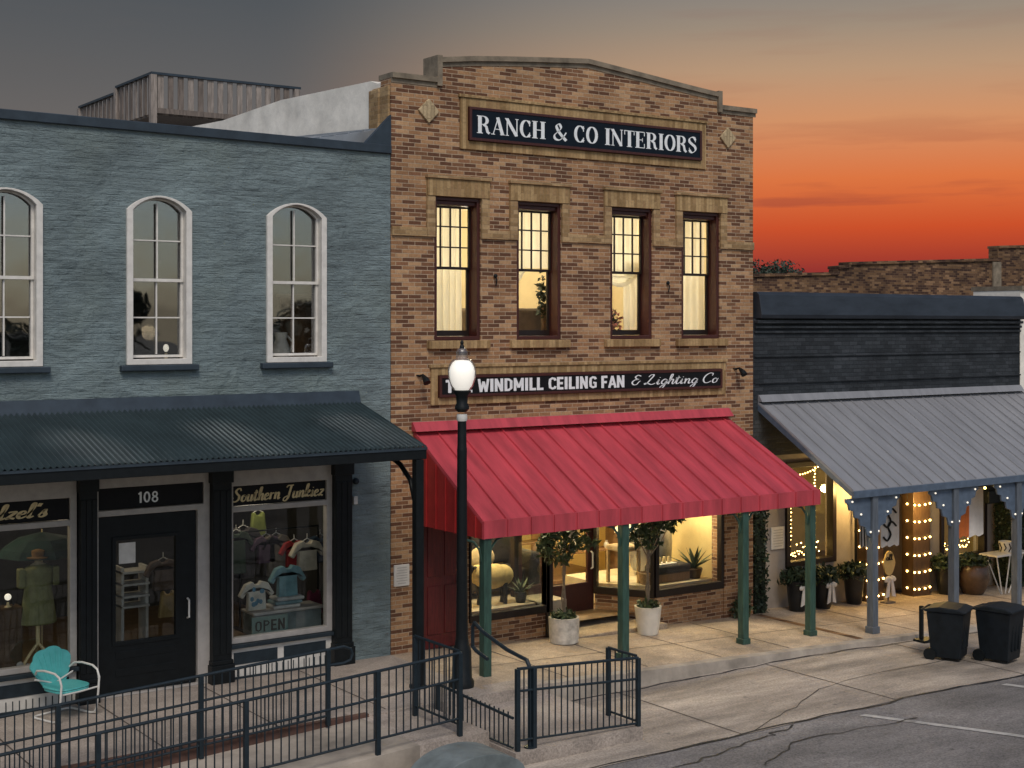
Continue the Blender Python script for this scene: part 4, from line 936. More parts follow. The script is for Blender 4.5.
for u, v, lb in ((494.5, 276, 'dark iron hook on the brick between the first two upstairs windows'), (667, 283, 'dark iron hook on the brick between the last two upstairs windows')):
    x, z = X(u), Z(u, v); t = thing('wall_hook', lb, 'hook', (x, 0, z))
    MB().ball((x, -.03, z), .035, .025, .035).build('rosette', M_['black'], t, smooth=True); MB().tube([(x, -.03, z), (x, -.07, z - .06), (x, -.04, z - .16)], .010, 6).build('stem', M_['black'], t, smooth=True)

# ------------------------------------------------------------------ street lamp
LY = -2.2; lx = X(462, LY); zz = lambda v: Z(462, v, LY)
lamp = thing('street_lamp', 'black street lamp with a glowing acorn glass globe in front of the brick building', 'street lamp', (lx, LY, -.02))
MB().lathe([(.17, -.02), (.17, .08), (.14, .12), (.13, .5), (.10, .58), (.085, .7), (.078, 1.2), (.068, zz(455)), (.07, zz(452)), (.07, zz(449)), (.064, zz(447)), (.060, zz(414))], (lx, LY, 0), 20).build('pole', M_['black'], lamp, smooth=True)
MB().lathe([(.068, zz(421)), (.075, zz(419)), (.075, zz(416)), (.068, zz(414))], (lx, LY, 0), 20).build('band', M_['chrome'], lamp, smooth=True)
MB().lathe([(.06, zz(412)), (.10, zz(409)), (.10, zz(406)), (.075, zz(403)), (.085, zz(396)), (.125, zz(392)), (.125, zz(390.5))], (lx, LY, 0), 20).build('collar', M_['black'], lamp, smooth=True)
gl = [(.105, 391), (.155, 386), (.190, 378), (.198, 371), (.185, 365.5), (.155, 361.5), (.125, 359.5), (.085, 358), (.078, 355.5), (.083, 352.5), (.072, 349.8), (.04, 348)]
MB().lathe([(r, zz(v)) for r, v in gl], (lx, LY, 0), 24).build('globe', M_['lampclear'], lamp, smooth=True)
MB().lathe([(.09, zz(390)), (.14, zz(385)), (.172, zz(378)), (.18, zz(371.5)), (.165, zz(367)), (.135, zz(363)), (.10, zz(360.5)), (.02, zz(360))], (lx, LY, 0), 20).build('diffuser', M_['lampglow'], lamp, smooth=True)
MB().lathe([(.035, zz(348.5)), (.03, zz(346)), (.018, zz(344.5)), (.026, zz(342.5)), (.006, zz(340))], (lx, LY, 0), 12).build('finial', M_['black'], lamp, smooth=True)
pl = bpy.data.lights.new('lamp_light', 'POINT'); plo = bpy.data.objects.new('lamp_light', pl); col.objects.link(plo); plo.parent = lamp
plo.location = (0, 0, zz(378) + .02); pl.energy = 14; pl.color = (1, .84, .62); pl.shadow_soft_size = .2

# ------------------------------------------------------------------ railings
def railing(label, P0, P1, zt, zb, zf, posts, group, bal=.10, mid=None, loop=None, name='railing'):
    """zt, zb, zf: heights (start, end) of the top rail, bottom rail and the feet"""
    P0 = Vector(P0); P1 = Vector(P1); Ln = (P1 - P0).length; d = (P1 - P0) / Ln
    t = thing(name, label, 'railing', (P0.x, P0.y, zf[0]), group); o = Vector((P0.x, P0.y, zf[0]))
    def at(f, z, off=0): q = P0 + (P1 - P0) * f; return (q.x, q.y, z[0] + (z[1] - z[0]) * f + off)
    tp = [at(0, zt), at(1, zt)]
    if loop:
        e = Vector(at(1, zt)); dx = Vector((d.x, d.y, 0)); tp = [at(0, zt), tuple(e)] + [tuple(e + dx * a + Vector((0, 0, b))) for a, b in ((.22, .01), (.32, -.03), (.35, -.10), (.32, -.17), (.22, -.2), (0, -.2))]
    MB().tube(tp, .019, 8).build('top_rail', M_['iron'], t, smooth=True)
    MB().tube([at(0, zb), at(1, zb)], .015, 6).build('bottom_rail', M_['iron'], t)
    if mid is not None: MB().tube([at(0, zt, -mid), at(1, zt, -mid)], .016, 8).build('mid_rail', M_['iron'], t, smooth=True)
    for f in posts:
        q = at(f, zf); tz = at(f, zt)[2]
        MB().box(q[0] - .027, q[0] + .027, q[1] - .027, q[1] + .027, q[2], tz).build('post', M_['iron'], t, bevel=.004)
    hgt = zt[0] - zb[0]; n = int(Ln / bal); b0 = None
    for i in range(1, n):
        f = i / n
        if any(abs(f - p) * Ln < .05 for p in posts): continue
        a = at(f, zb)
        if b0 is None:
            b0 = MB().box(-.0065, .0065, -.0065, .0065, 0, hgt).build('baluster', M_['iron'], t, world=False); b = b0
        else: b = b0.copy(); col.objects.link(b); b.parent = t
        b.location = (a[0] - o.x, a[1] - o.y, a[2] - o.z)
    return t
GR = 'dark iron railings along the ramp'
def fx(u, x0, x1, Y): return (X(u, Y) - x0) / (x1 - x0)
xa0, xa1 = -7.6, X(328, -2.78)
railing('sloping iron ramp railing nearest the shop fronts, ending in a loop', (xa0, -2.78), (xa1, -2.78), (.66, .93), (.66 - .83, .10), (-.38, -.02),
        [fx(58, xa0, xa1, -2.78), fx(201, xa0, xa1, -2.78), 1.0], GR, mid=.30, loop=True)
xb0_, xb1_ = -7.4, -1.40
railing('sloping iron ramp railing nearest the street, left of the landing', (xb0_, -4.1), (xb1_, -4.1), (.66, .99), (.66 - .80, .19), (-.36, -.03),
        [fx(98, xb0_, xb1_, -4.1), fx(246, xb0_, xb1_, -4.1), fx(378, xb0_, xb1_, -4.1), 1.0], GR, mid=.32)
railing('short iron railing running back from the street to the black awning post', (-1.38, -4.06), (-1.38, -3.0), (1.0, 1.0), (.10, .10), (-.03, -.03), [0, 1], GR, bal=.11)
railing('low iron railing beside the landing steps, between the taller railings', (-.97, -2.9), (-.97, -4.62), (.30, .24), (-.12, -.12), (-.16, -.16), [0.0], GR, bal=.10)
railing('rectangular iron railing panel on the street edge of the landing', (-.93, -4.66), (.97, -4.66), (.84, .72), (-.03, -.12), (-.16, -.16), [0.0, .13, 1.0], GR, bal=.095, mid=.27)
railing('short end railing returning from the street panel towards the pavement', (.97, -4.62), (.97, -4.05), (.74, .74), (-.10, -.10), (-.16, -.16), [1.0], GR, bal=.115)
t = thing('handrail', 'bent tube handrail with a squared loop end beside the green canopy post', 'handrail', (-.7, -4.6, -.16))
MB().tube([(-.72, -4.62, -.16), (-.72, -4.62, .82), (-.72, -4.56, .90), (-.7, -4.1, .94), (-.66, -3.5, 1.05), (-.62, -3.25, 1.12), (-.62, -3.20, 1.06), (-.62, -3.2, .80), (-.62, -3.28, .76), (-.66, -3.6, .72)], .026, 8).build('tube', M_['iron'], t, smooth=True)
MB().lathe([(.07, 0), (.07, .02)], (-.72, -4.62, -.158), 12).build('foot_plate', M_['iron'], t)
bx = thing('utility_box', 'grey green domed steel utility box at the bottom edge beside the landing', 'box', (-2.1, -5.3, -.4))
prf = [(-.62, -.4)] + [(-.62 * math.cos(R(a)), -.10 + .32 * math.sin(R(a))) for a in range(0, 181, 12)] + [(.62, -.4)]
MB().plate([(p[0] - 2.08, p[1]) for p in prf], [], -5.6, -5.0).build('shell', M_['teal'], bx, bevel=.06, seg=4)
MB().box(-2.75, -1.41, -5.63, -4.97, -.42, -.34).build('plinth', M_['concretegrey'], bx, bevel=.02)

# ------------------------------------------------------------------ turquoise lawn chair
ch = thing('lawn_chair', 'turquoise scallop backed metal lawn chair with white tube arms on the walkway', 'chair', (X(66, -.6), -.60, 0), rz=R(20))
mb = MB(); vs = []; fs = []; n = 28
def shell(a): return .27 + .028 * abs(math.sin(a * 3.5))
rim = []
for k in range(n + 1):
    a = math.pi * k / n * 1.0
    rim.append((shell(a) * math.cos(a), .30 + shell(a) * math.sin(a) * .98))
out_ = [(-.16, .0), (.16, .0), (.235, .16)] + [(p[0], p[1]) for p in rim] + [(-.235, .16)]
T = Matrix.Translation((0, .24, .40)) @ Matrix.Rotation(R(-14), 4, 'X') @ Matrix.Diagonal((1.08, 1, .80, 1))
mb.plate(out_, [], -.012, .012, T=T); mb.build('backrest', M_['turq'], ch, world=False, bevel=.008)
r_ = MB()
for k in range(-2, 3): r_.plate([(k * .045 - .008, .08), (k * .045 + .008, .08), (k * .085 + .012, .50), (k * .085 - .012, .50)], [], -.02, -.011, T=T)
r_.build('backrest_ribs', M_['turq'], ch, world=False)
st = MB(); pts = []
for k in range(24):
    a = 2 * math.pi * k / 24; c_, s_ = math.cos(a), math.sin(a); pts.append((.25 * math.copysign(abs(c_) ** .6, c_), .25 * math.copysign(abs(s_) ** .6, s_)))
st.prism_z(pts, .395, .42); st.prism_z([(x * .96, y * .96 - .01) for x, y in pts], .36, .394); st.build('seat', M_['turq'], ch, world=False, bevel=.01)
for sgn in (-1, 1):
    x = sgn * .29
    MB().tube([(sgn * .26, .27, .56), (x, .20, .62), (x, .05, .64), (x, -.16, .63), (x, -.25, .59), (x, -.29, .50), (x, -.27, .30), (x, -.24, .10), (x, -.20, .035), (x, -.12, .016), (x, .15, .016), (x, .27, .016), (x * .8, .30, .018)], .0145, 8).build('arm_tube', M_['chrome'], ch, world=False, smooth=True)
MB().tube([(-.29, -.26, .37), (0, -.25, .36), (.29, -.26, .37)], .012, 8).tube([(-.29, .24, .5), (0, .24, .40), (.29, .24, .5)], .012, 8).build('cross_tube', M_['chrome'], ch, world=False, smooth=True)
MB().tube([(-.232, .30, .018), (.232, .30, .018)], .0145, 8).build('floor_tube', M_['chrome'], ch, world=False, smooth=True)

# ------------------------------------------------------------------ potted trees on the pavement
def potted_tree(label, x, y, z, prof, mt, h, crown, seed):
    t = thing('potted_tree', label, 'potted tree', (x, y, z), 'potted trees in front of the lit shop window')
    top = prof[-1][1]
    po = MB().lathe(prof + [(prof[-1][0] - .035, top), (prof[-1][0] - .05, top - .07)], (0, 0, 0), 26).build('pot', mt, t, world=False, smooth=True)
    MB().lathe([(prof[-1][0] - .055, top - .06), (.02, top - .03)], (0, 0, 0), 20).build('soil', M_['soil'], t, world=False)
    MB().leaves((0, 0, top + .02), (prof[-1][0] * .95, prof[-1][0] * .95, .1), 170, .055, seed=seed).build('underplanting', M_['leaf'], t, world=False)
    tk = MB().tube([(0, 0, top - .05), (.02, .01, top + .3), (-.02, .0, h * .72), (.02, 0, h)], [.028, .022, .019, .016], 7).tube([(.03, .02, top - .05), (-.03, .02, top + .3), (.03, .01, h * .72), (.04, .02, h * .97)], [.018, .015, .014, .012], 6)
    rn = random.Random(seed)
    for c in crown: tk.tube([(0, 0, h * .8), (c[0] * .5, c[1] * .5, h * .9 + (c[2] - h) * .3), (c[0], c[1], c[2])], [.012, .009, .006], 5)
    tk.build('trunk', M_['bark'], t, world=False, smooth=True)
    lf = MB()
    for i, c in enumerate(crown): lf.leaves((c[0], c[1], c[2]), (c[3], c[3], c[4]), int(95 * c[3] / .3), .064, seed=seed * 31 + i)
    for k in range(34):
        c = rn.choice(crown); a = rn.uniform(0, 6.28); q = c[3] * rn.uniform(.85, 1.5); p = (c[0] + q * math.cos(a), c[1] + q * math.sin(a) * .8, c[2] + rn.uniform(-.9, .9) * c[4])
        lf.leaves(p, (.08, .06, .05), 9, .06, seed=seed * 77 + k)
    lf.build('crown', M_['leaf'], t, world=False); return t
p1x = X(564, -.45); p2x = X(648, -.5)
potted_tree('potted tree in a cracked squat white pot, left of the entrance', p1x, -.45, gz2(p1x), [(.20, 0), (.235, .02), (.245, .2), (.25, .42)], M_['potcracked'], 1.55,
            [(0, 0, 1.62, .26, .24), (-.32, .05, 1.52, .2, .16), (.36, 0, 1.55, .26, .12), (.1, -.1, 1.84, .28, .15), (-.22, 0, 1.78, .2, .16), (-.05, 0, 1.35, .16, .12)], 3)
potted_tree('potted tree in a smooth tapered white pot, right of the entrance', p2x, -.5, gz2(p2x), [(.155, 0), (.17, .01), (.20, .2), (.225, .44), (.23, .47)], M_['potwhite'], 1.58,
            [(0, 0, 1.72, .3, .2), (-.25, 0, 1.72, .24, .18), (.32, 0, 1.84, .25, .12), (.06, -.05, 1.95, .36, .12), (.55, 0, 1.9, .16, .08), (-.06, 0, 1.52, .2, .12)], 4)

# black planters in front of the beige wall
def urn(label, x, y, bow, group, seed):
    z = gz2(x)
    t = thing('planter', label, 'planter', (x, y, z), group)
    MB().lathe([(.13, 0), (.145, .02), (.18, .3), (.20, .52), (.215, .55), (.215, .57), (.17, .57), (.16, .5)], (0, 0, 0), 20).build('pot', M_['potblack'], t, world=False, smooth=True)
    MB().leaves((0, 0, .66), (.33, .30, .17), 330, .07, seed=seed).leaves((0, 0, .55), (.4, .3, .08), 120, .07, seed=seed + 50).build('foliage', M_['leaf2'], t, world=False)
    MB().tube([(0, 0, .5), (.0, 0, .7)], .02, 6).build('stem', M_['bark'], t, world=False)
    if bow:
        b = MB()
        for sg in (-1, 1): b.ball((sg * .075, -.21, .47), .08, .03, .05, M=Matrix.Rotation(R(20 * sg), 3, 'Y')); b.plate([(sg * .01, .46), (sg * .06, .46), (sg * .12, .12), (sg * .03, .15)], [], -.225, -.205)
        b.ball((0, -.23, .47), .03); b.build('bow', M_['white'], t, world=False, smooth=True)
    return t
GU = 'black planters along the beige storefront'
urn('black planter of greenery with a small white bow, nearest the hedge', X(797, -.05), -.05, True, GU, 11)
urn('black planter with a large white bow under the lit shop window', X(823, -.05), -.05, True, GU, 12)
urn('tall black planter without a bow beside the yellow lit entrance', X(854, .02), .02, False, GU, 13)
urn('black planter between the light wrapped pillar and the big brown pot', X(945, .0), .0, True, GU, 14)
# topiary poles wound with small lights stand in two of them
def bulbs(t, pts, m, r=.016):
    b0 = None
    for p in pts:
        if b0 is None: b0 = MB().ball((0, 0, 0), r, n=8, m=5).build('bulb', m, t, world=False, smooth=True); b = b0
        else: b = b0.copy(); col.objects.link(b); b.parent = t
        b.location = p
def stringlight(label, pts, m, wire=True, group='strings of warm lights at the beige shop', r=.016):
    o = Vector(pts[0]); t = thing('string_light', label, 'string light', o, group)
    if wire: MB().tube(pts, .004, 4).build('wire', M_['black'], t)
    bulbs(t, [tuple(Vector(p) - o) for p in pts], m, r); return t
xp_, yp = X(944, -.2), -.2
t = thing('brown_pot', 'big round brown glazed pot of low greenery at the beige shop window', 'pot', (X(973, -.25), -.25, gz2(13.3)))
MB().lathe([(.2, 0), (.22, .02), (.32, .2), (.345, .36), (.31, .52), (.29, .56), (.30, .6), (.26, .6), (.25, .5)], (0, 0, 0), 28).build('pot', M_['potbrown'], t, world=False, smooth=True)
MB().leaves((0, 0, .66), (.42, .36, .16), 420, .07, seed=21).build('foliage', M_['leaf2'], t, world=False)

# ------------------------------------------------------------------ hedges
def hedge(label, x0, x1, y0, y1, z0, z1, seed, name='hedge_column'):
    t = thing(name, label, 'hedge', ((x0 + x1) / 2, (y0 + y1) / 2, z0))
    MB().box(x0 + .04, x1 - .04, y0 + .04, y1 - .02, z0, z1 - .03).build('core', mat('hedge_core', (.012, .018, .010), .9, amt=.4, scale=20), t)
    lf = MB(); rn = random.Random(seed); n = int(1500 * (x1 - x0 + y1 - y0) * (z1 - z0) / 2)
    for _ in range(n):
        x, y, z = rn.uniform(x0, x1), rn.uniform(y0, y1), rn.uniform(z0, z1); w_ = rn.random()
        if w_ < .5: y = y0 + rn.uniform(-.02, .05)
        elif w_ < .75: x = x0 + rn.uniform(-.02, .05)
        elif w_ < .92: x = x1 - rn.uniform(-.02, .05)
        else: z = z1 - rn.uniform(-.03, .05)
        a = Vector((rn.gauss(0, 1), rn.gauss(0, 1), rn.gauss(0, 1))).normalized(); b = a.cross(Vector((rn.gauss(0, 1), rn.gauss(0, 1), rn.gauss(0, 1)))).normalized(); k = .035 * rn.uniform(.6, 1.4); q = Vector((x, y, z))
        lf.add([q - a * k, q + b * k * .6, q + a * k, q - b * k * .6], [(0, 1, 2, 3)])
    lf.build('foliage', M_['leaf2'], t)
hedge('tall clipped green hedge column between the brick building and the beige wall', 7.66, 8.02, .02, .3, -.34, 2.25, 31)
hx = X(1013, -.2)
hedge('tall dark hedge column behind the small table at the far right', hx, hx + 1.2, -.15, .3, -.62, 2.2, 32)
t = thing('shrub', 'low leafy shrub growing at the foot of the brick pier', 'shrub', (X(741, -.12), -.14, gz2(7.3)))
MB().leaves((0, 0, .18), (.24, .14, .2), 160, .07, seed=41).leaves((.12, 0, .4), (.14, .1, .12), 50, .06, seed=42).build('foliage', M_['leaf'], t, world=False); MB().tube([(0, 0, 0), (.02, 0, .2), (.1, 0, .36)], .012, 5).build('stem', M_['bark'], t, world=False)

# ------------------------------------------------------------------ lights, banners and goods at the beige shop
GS = 'strings of warm lights at the beige shop'
for (x0, x1), lb, z0, z1 in ((pil[0], 'left', -.42, .95), (pil[1], 'right', -.42, 2.05)):
    n = 5 if lb == 'left' else 8
    rowz = [z0 + .12 + (z1 - z0 - .1) * k / (n - 1) for k in range(n)]; pts = []
    for k, z in enumerate(rowz):
        yb = .035; row = [(x0 - .012, .20, z + .01), (x0 + .02, yb, z), (x0 + .16, yb, z - .012), (x0 + .34, yb, z - .012), (x1 - .03, yb, z)]
        pts += row if k % 2 == 0 else row[::-1]
    stringlight('rows of warm bulbs wound round the %s' % ('pillar behind the white banner' if lb == 'left' else 'tall dark pillar right of the shop door'), pts, M_['bulb'], group=GS, r=.02)
def window_lights(label, pts, r=.013): stringlight(label, pts, M_['bulb'], group=GS, r=r)
rn = random.Random(8)
w1 = (uw1a, uw1b, z1a); yb = GY + .3
window_lights('tangle of warm bulbs along the bottom of the tall shop window', [(w1[0] + .06 + (w1[1] - w1[0] - .1) * k / 39, yb + .05 * (k % 2), w1[2] + .06 + rn.random() * .24) for k in range(40)])
window_lights('upright string of warm bulbs inside the tall shop window at its right', [(w1[1] - .22 + .02 * (k % 2), yb - .02, w1[2] + .25 + .06 * k) for k in range(26)])
window_lights('upright string of warm bulbs inside the tall shop window at its left', [(w1[0] + .38 + .02 * (k % 2), yb - .02, w1[2] + .4 + .075 * k) for k in range(16)])
w2 = (uw2a, uw2b, z2a)
window_lights('tangle of warm bulbs along the bottom of the low shop window', [(w2[0] + .08 + (w2[1] - w2[0] - .16) * k / 35, yb + .05 * (k % 2), w2[2] + .07 + rn.random() * .2) for k in range(36)])
window_lights('loop of warm bulbs at the left edge of the low shop window', [(w2[0] + .16 + .10 * math.cos(k * .5), yb, w2[2] + .55 + .3 * math.sin(k * .5)) for k in range(12)])
eave = [(GKX0 + 2.9 + .8 * k, GKY + .1, GKZ - .15 - .02 * (k % 2)) for k in range(8)]
stringlight('string of warm bulbs hanging under the grey canopy edge', eave, M_['bulb'], group=GS, r=.022)
for i, gx in enumerate(gposts):
    pts = [(gx + sg * a, -2.235, GKZ - .11 + b) for sg in (-1, 1) for a, b in ((.56, -.05), (.34, -.28), (.1, -.60))]
    lab = ('small white bulbs on the scalloped brackets of the grey post left of the bins', 'small white bulbs on the scalloped brackets of the post behind the bins', 'small white bulbs on the scalloped brackets of the post at the picture edge')[i]
    stringlight(lab, pts, M_['bulbw'], wire=False, group='bracket lights on the grey canopy posts', r=.018)
window_lights('added string of warm bulbs for the lit right jamb edge of the shop entrance', [(ue1 - .03, GY - .03, -.35 + .055 * k) for k in range(48)], r=.018)  # bulbs added to give the lit gold edge of the jamb
window_lights('added string of warm bulbs brightening the left jamb of the shop entrance', [(ue0 + .03, GY - .03, -.3 + .055 * k) for k in range(46)], r=.016)  # bulbs added to brighten the other side of the door outline
window_lights('string of warm bulbs hung inside the top of the tall shop window', [(w1[0] + .1 + (w1[1] - w1[0] - .2) * k / 15, yb, z1b - .12 - .12 * math.sin(math.pi * k / 15)) for k in range(16)])
def cloth_sheet(x0, x1, z0, z1, y, amp=.03, waves=2.5, nx=16, nz=8, th=.008, seedp=0):
    mb = MB(); vs = []; fs = []
    for s_ in (0, 1):
        for j in range(nz + 1):
            for i in range(nx + 1):
                f = i / nx; g = j / nz
                vs.append((x0 + (x1 - x0) * f, y + th * s_ + amp * math.sin(f * waves * 6.28 + seedp + g) * (.4 + .6 * (1 - g)), z0 + (z1 - z0) * g - (.02 * math.sin(f * waves * 6.28 + seedp) if j == 0 else 0)))
    k = (nx + 1) * (nz + 1)
    for s_ in (0, 1):
        for j in range(nz):
            for i in range(nx):
                a = s_ * k + j * (nx + 1) + i; fs.append((a, a + 1, a + nx + 2, a + nx + 1))
    for i in range(nx): fs += [(i, i + 1, i + 1 + k, i + k), (nz * (nx + 1) + i, nz * (nx + 1) + i + 1, nz * (nx + 1) + i + 1 + k, nz * (nx + 1) + i + k)]
    for j in range(nz): fs += [(j * (nx + 1), (j + 1) * (nx + 1), (j + 1) * (nx + 1) + k, j * (nx + 1) + k), (j * (nx + 1) + nx, (j + 1) * (nx + 1) + nx, (j + 1) * (nx + 1) + nx + k, j * (nx + 1) + nx + k)]
    return mb.add(vs, fs)
M_['clothwhite'] = mat('white_cotton', (.66, .62, .58), .9, amt=.1, scale=8); M_['clothorange'] = mat('orange_cotton', (.55, .14, .03), .9, amt=.15, scale=8)
M_['inkblack'] = mat('black_print', (.012, .012, .012), .8)
# white banner with black swirls, hanging in the entrance
bx0, bx1, byy = X(881, -1.2), X(899, -1.2), -1.2
zt_, zb_ = Z(890, 497, byy), Z(890, 546, byy)
t = thing('banner', 'white cloth banner with black swirls hanging in front of the shop door', 'banner', ((bx0 + bx1) / 2, byy, zb_))
MB().tube([(bx0 - .05, byy, zt_), (bx1 + .05, byy, zt_)], .012, 6).build('rod', M_['black'], t)
MB().tube([((bx0 + bx1) / 2, byy, zt_), ((bx0 + bx1) / 2, byy, 2.55)], .005, 4).build('cord', M_['black'], t)
cloth_sheet(bx0, bx1, zb_, zt_ - .012, byy, amp=.012).build('cloth', M_['clothwhite'], t, smooth=True)
mb = MB(); q = [(.1, .25), (.3, .15), (.5, .3), (.35, .5), (.55, .62), (.8, .5)]
for dy in (0, .3): mb.tube([(bx0 + (bx1 - bx0) * a, byy - .018, zb_ + (zt_ - zb_) * (b * .8 + dy * .9)) for a, b in spl(q, 4)], .02, 5)
mb.build('printed_swirls', M_['inkblack'], t)
# striped orange and black wreath sign left of the post
cx_, cy_, cz_ = X(866, -1.0), -1.0, Z(866, 522, -1.0)
t = thing('banner', 'black and white striped hanging banner with an orange patch beside the grey post', 'banner', (cx_, cy_, cz_ - .35))
cloth_sheet(cx_ - .16, cx_ + .16, cz_ - .45, cz_ + .42, cy_, amp=.012).build('cloth', M_['clothwhite'], t, smooth=True)
st = MB()
for k in range(4): st.plate([(cx_ - .15 + .08 * k, cz_ - .44), (cx_ - .115 + .08 * k, cz_ - .44), (cx_ - .165 + .085 * k, cz_ + .41), (cx_ - .19 + .085 * k, cz_ + .41)] if k else [(cx_ - .15, cz_ - .44), (cx_ - .12, cz_ - .44), (cx_ - .13, cz_ + .41), (cx_ - .155, cz_ + .41)], [], cy_ - .02, cy_ - .016)
st.build('printed_stripes', M_['inkblack'], t)
MB().ball((cx_, cy_ - .025, cz_ + .02), .10, .02, .12).build('orange_patch', M_['clothorange'], t, smooth=True)
MB().tube([(cx_ - .2, cy_, cz_ + .43), (cx_ + .2, cy_, cz_ + .43)], .012, 6).tube([(cx_, cy_, cz_ + .43), (cx_, cy_, 2.6)], .005, 4).build('rod', M_['black'], t)
# orange and white flag
fx0, fx1, fy = X(958, -1.6), X(983, -1.6), -1.6; fz0, fz1 = Z(970, 536, fy), Z(970, 488, fy); fm = fx0 + (fx1 - fx0) * .44
t = thing('flag', 'orange and white cloth flag hanging over the low lit window', 'flag', (fx0, fy, fz0))
cloth_sheet(fx0, fm - .002, fz0, fz1, fy, amp=.012, waves=1.5).build('orange_half', M_['clothorange'], t, smooth=True)
cloth_sheet(fm + .002, fx1, fz0 - .01, fz1, fy, amp=.012, waves=1.5, seedp=1).build('white_half', M_['clothwhite'], t, smooth=True)
MB().tube([(fx0 - .05, fy, fz1 + .012), (fx1 + .05, fy, fz1 + .012)], .014, 6).tube([((fx0 + fx1) / 2, fy, fz1), ((fx0 + fx1) / 2, fy, 2.4)], .006, 4).build('rod', M_['black'], t)
# painted board in front of the door
bx, by = X(889, -.25), -.25; bz = gz2(bx)
t = thing('sign_board', 'pale yellow gourd shaped sign with dark lettering leaning by the shop door', 'sign', (bx, by, bz))
out_ = [(.17 * math.cos(R(a)) * (1 - .12 * abs(math.sin(R(a * 2)))), .78 + .24 * math.sin(R(a))) for a in range(0, 360, 15)]
MB().plate(out_, [], -.015, .015).build('board', mat('pale_yellow_board', (.60, .44, .18), .7, amt=.15, scale=8), t, world=False, bevel=.004)
MB().tube([(0, .02, .62), (0, .02, 0)], .018, 6).box(-.12, .12, -.06, .12, 0, .03).build('stake', M_['oldwood'], t, world=False)
lettering("all", SCR, -.10, .09, .84, .96, -.016, thick=.2, thin=.1).build('lettering', M_['inkblack'], t, world=False)
b = MB()
for sg in (-1, 1): b.ball((sg * .08, -.03, .48), .09, .03, .055, M=Matrix.Rotation(R(25 * sg), 3, 'Y')); b.plate([(sg * .01, .46), (sg * .07, .45), (sg * .15, .12), (sg * .04, .14)], [], -.05, -.03)
b.ball((0, -.05, .48), .035).build('bow', M_['clothwhite'], t, world=False, smooth=True)
# arched iron frame on the wall left of the entrance
x0_, x1_ = X(856, .2), X(863, .2)
t = thing('iron_frame', 'tall thin black iron hoop standing against the yellow lit wall', 'frame', ((x0_ + x1_) / 2, .2, gz2(x0_)))
MB().tube([(x0_, .2, gz2(x0_)), (x0_, .2, Z(858, 506, .2)), (x0_ + .04, .2, Z(858, 503, .2)), (x1_, .2, Z(858, 503, .2)), (x1_, .2, gz2(x0_))], .02, 6).build('hoop', M_['black'], t)
MB().box(x0_ - .06, x1_ + .06, .12, .28, gz2(x0_), gz2(x0_) + .02).build('foot_plate', M_['black'], t)
# black wall speaker, rod
t = thing('wall_lantern', 'black box lantern under the grey canopy right of the flag', 'lantern', (X(990, .1), .1, Z(990, 503, .1)))
MB().box(X(985, .1), X(996, .1), .0, .3, Z(990, 503, .1), Z(990, 490, .1)).build('housing', M_['black'], t, bevel=.02); MB().box(X(988, .1), X(993, .1), .06, .2, Z(990, 490, .1), Z(990, 487, .1)).build('bracket', M_['black'], t)
# small table with a patterned pot
ty = -.55; tx0, tx1 = X(988, ty), X(1022, ty); tz = Z(1005, 552, ty)
t = thing('side_table', 'small white table on splayed thin legs at the right edge', 'table', ((tx0 + tx1) / 2, ty, gz2(14)))
MB().box(tx0, tx1, ty - .22, ty + .22, tz - .04, tz).build('tabletop', M_['white'], t, bevel=.008)
xc = (tx0 + tx1) / 2
for a in (tx0 + .12, xc, tx1 - .12): MB().tube([(a, ty - .12, tz - .04), (xc + (a - xc) * .25, ty, gz2(14))], .014, 6).build('leg', M_['chrome'], t)
MB().tube([(tx0 + .12, ty + .14, tz - .04), (xc - .1, ty + .04, gz2(14))], .014, 6).build('leg', M_['chrome'], t)
t = thing('patterned_pot', 'small black and white patterned pot on the white table', 'pot', (X(1006, ty), ty, tz))
MB().lathe([(.11, 0), (.12, .01), (.14, .15), (.15, .22), (.13, .22), (.12, .15)], (0, 0, 0), 18).build('pot', M_['white'], t, world=False, smooth=True)
b = MB()
for k in range(9):
    a = k * .7; b.tube([(.128 * math.cos(a), .128 * math.sin(a), .02 + .02 * (k % 2)), (.143 * math.cos(a + .3), .143 * math.sin(a + .3), .1), (.154 * math.cos(a), .154 * math.sin(a), .19)], .012, 5)
b.build('painted_pattern', M_['inkblack'], t, world=False)

# ------------------------------------------------------------------ bins at the kerb
def binn(label, x, y, rzz, h=.95, open_=False):
    z = rz(x) + .006
    t = thing('wheeled_bin', label, 'bin', (x, y, z), 'black bins at the kerb', rz=rzz)
    b = MB(); a, c = .23, .29
    b.add([(-a, -a, .05), (a, -a, .05), (a, a, .05), (-a, a, .05), (-c, -c, h - .06), (c, -c, h - .06), (c, c, h - .06), (-c, c, h - .06)], [(0, 1, 2, 3), (4, 5, 6, 7), (0, 1, 5, 4), (1, 2, 6, 5), (2, 3, 7, 6), (3, 0, 4, 7)])
    for k in (-.12, .0, .12): b.box(k - .012, k + .012, -.275, -.2, .2, h - .2)
    b.build('body', M_['bin'], t, world=False, bevel=.02)
    MB().prism_x([(-.33, h - .055), (.32, h - .055), (.33, h - .02), (.1, h + .03), (-.2, h + .02), (-.34, h - .02)], -.31, .31).build('lid', M_['bin'], t, world=False, bevel=.015)
    MB().tube([(-.22, .33, h - .04), (-.22, .39, h - .05), (.22, .39, h - .05), (.22, .33, h - .04)], .016, 6).build('handle', M_['bin'], t, world=False)
    for sg in (-1, 1): MB().tube([(sg * .22, .24, .10), (sg * .28, .24, .10)], .10, 14).build('wheel', M_['black'], t, world=False)
    return t
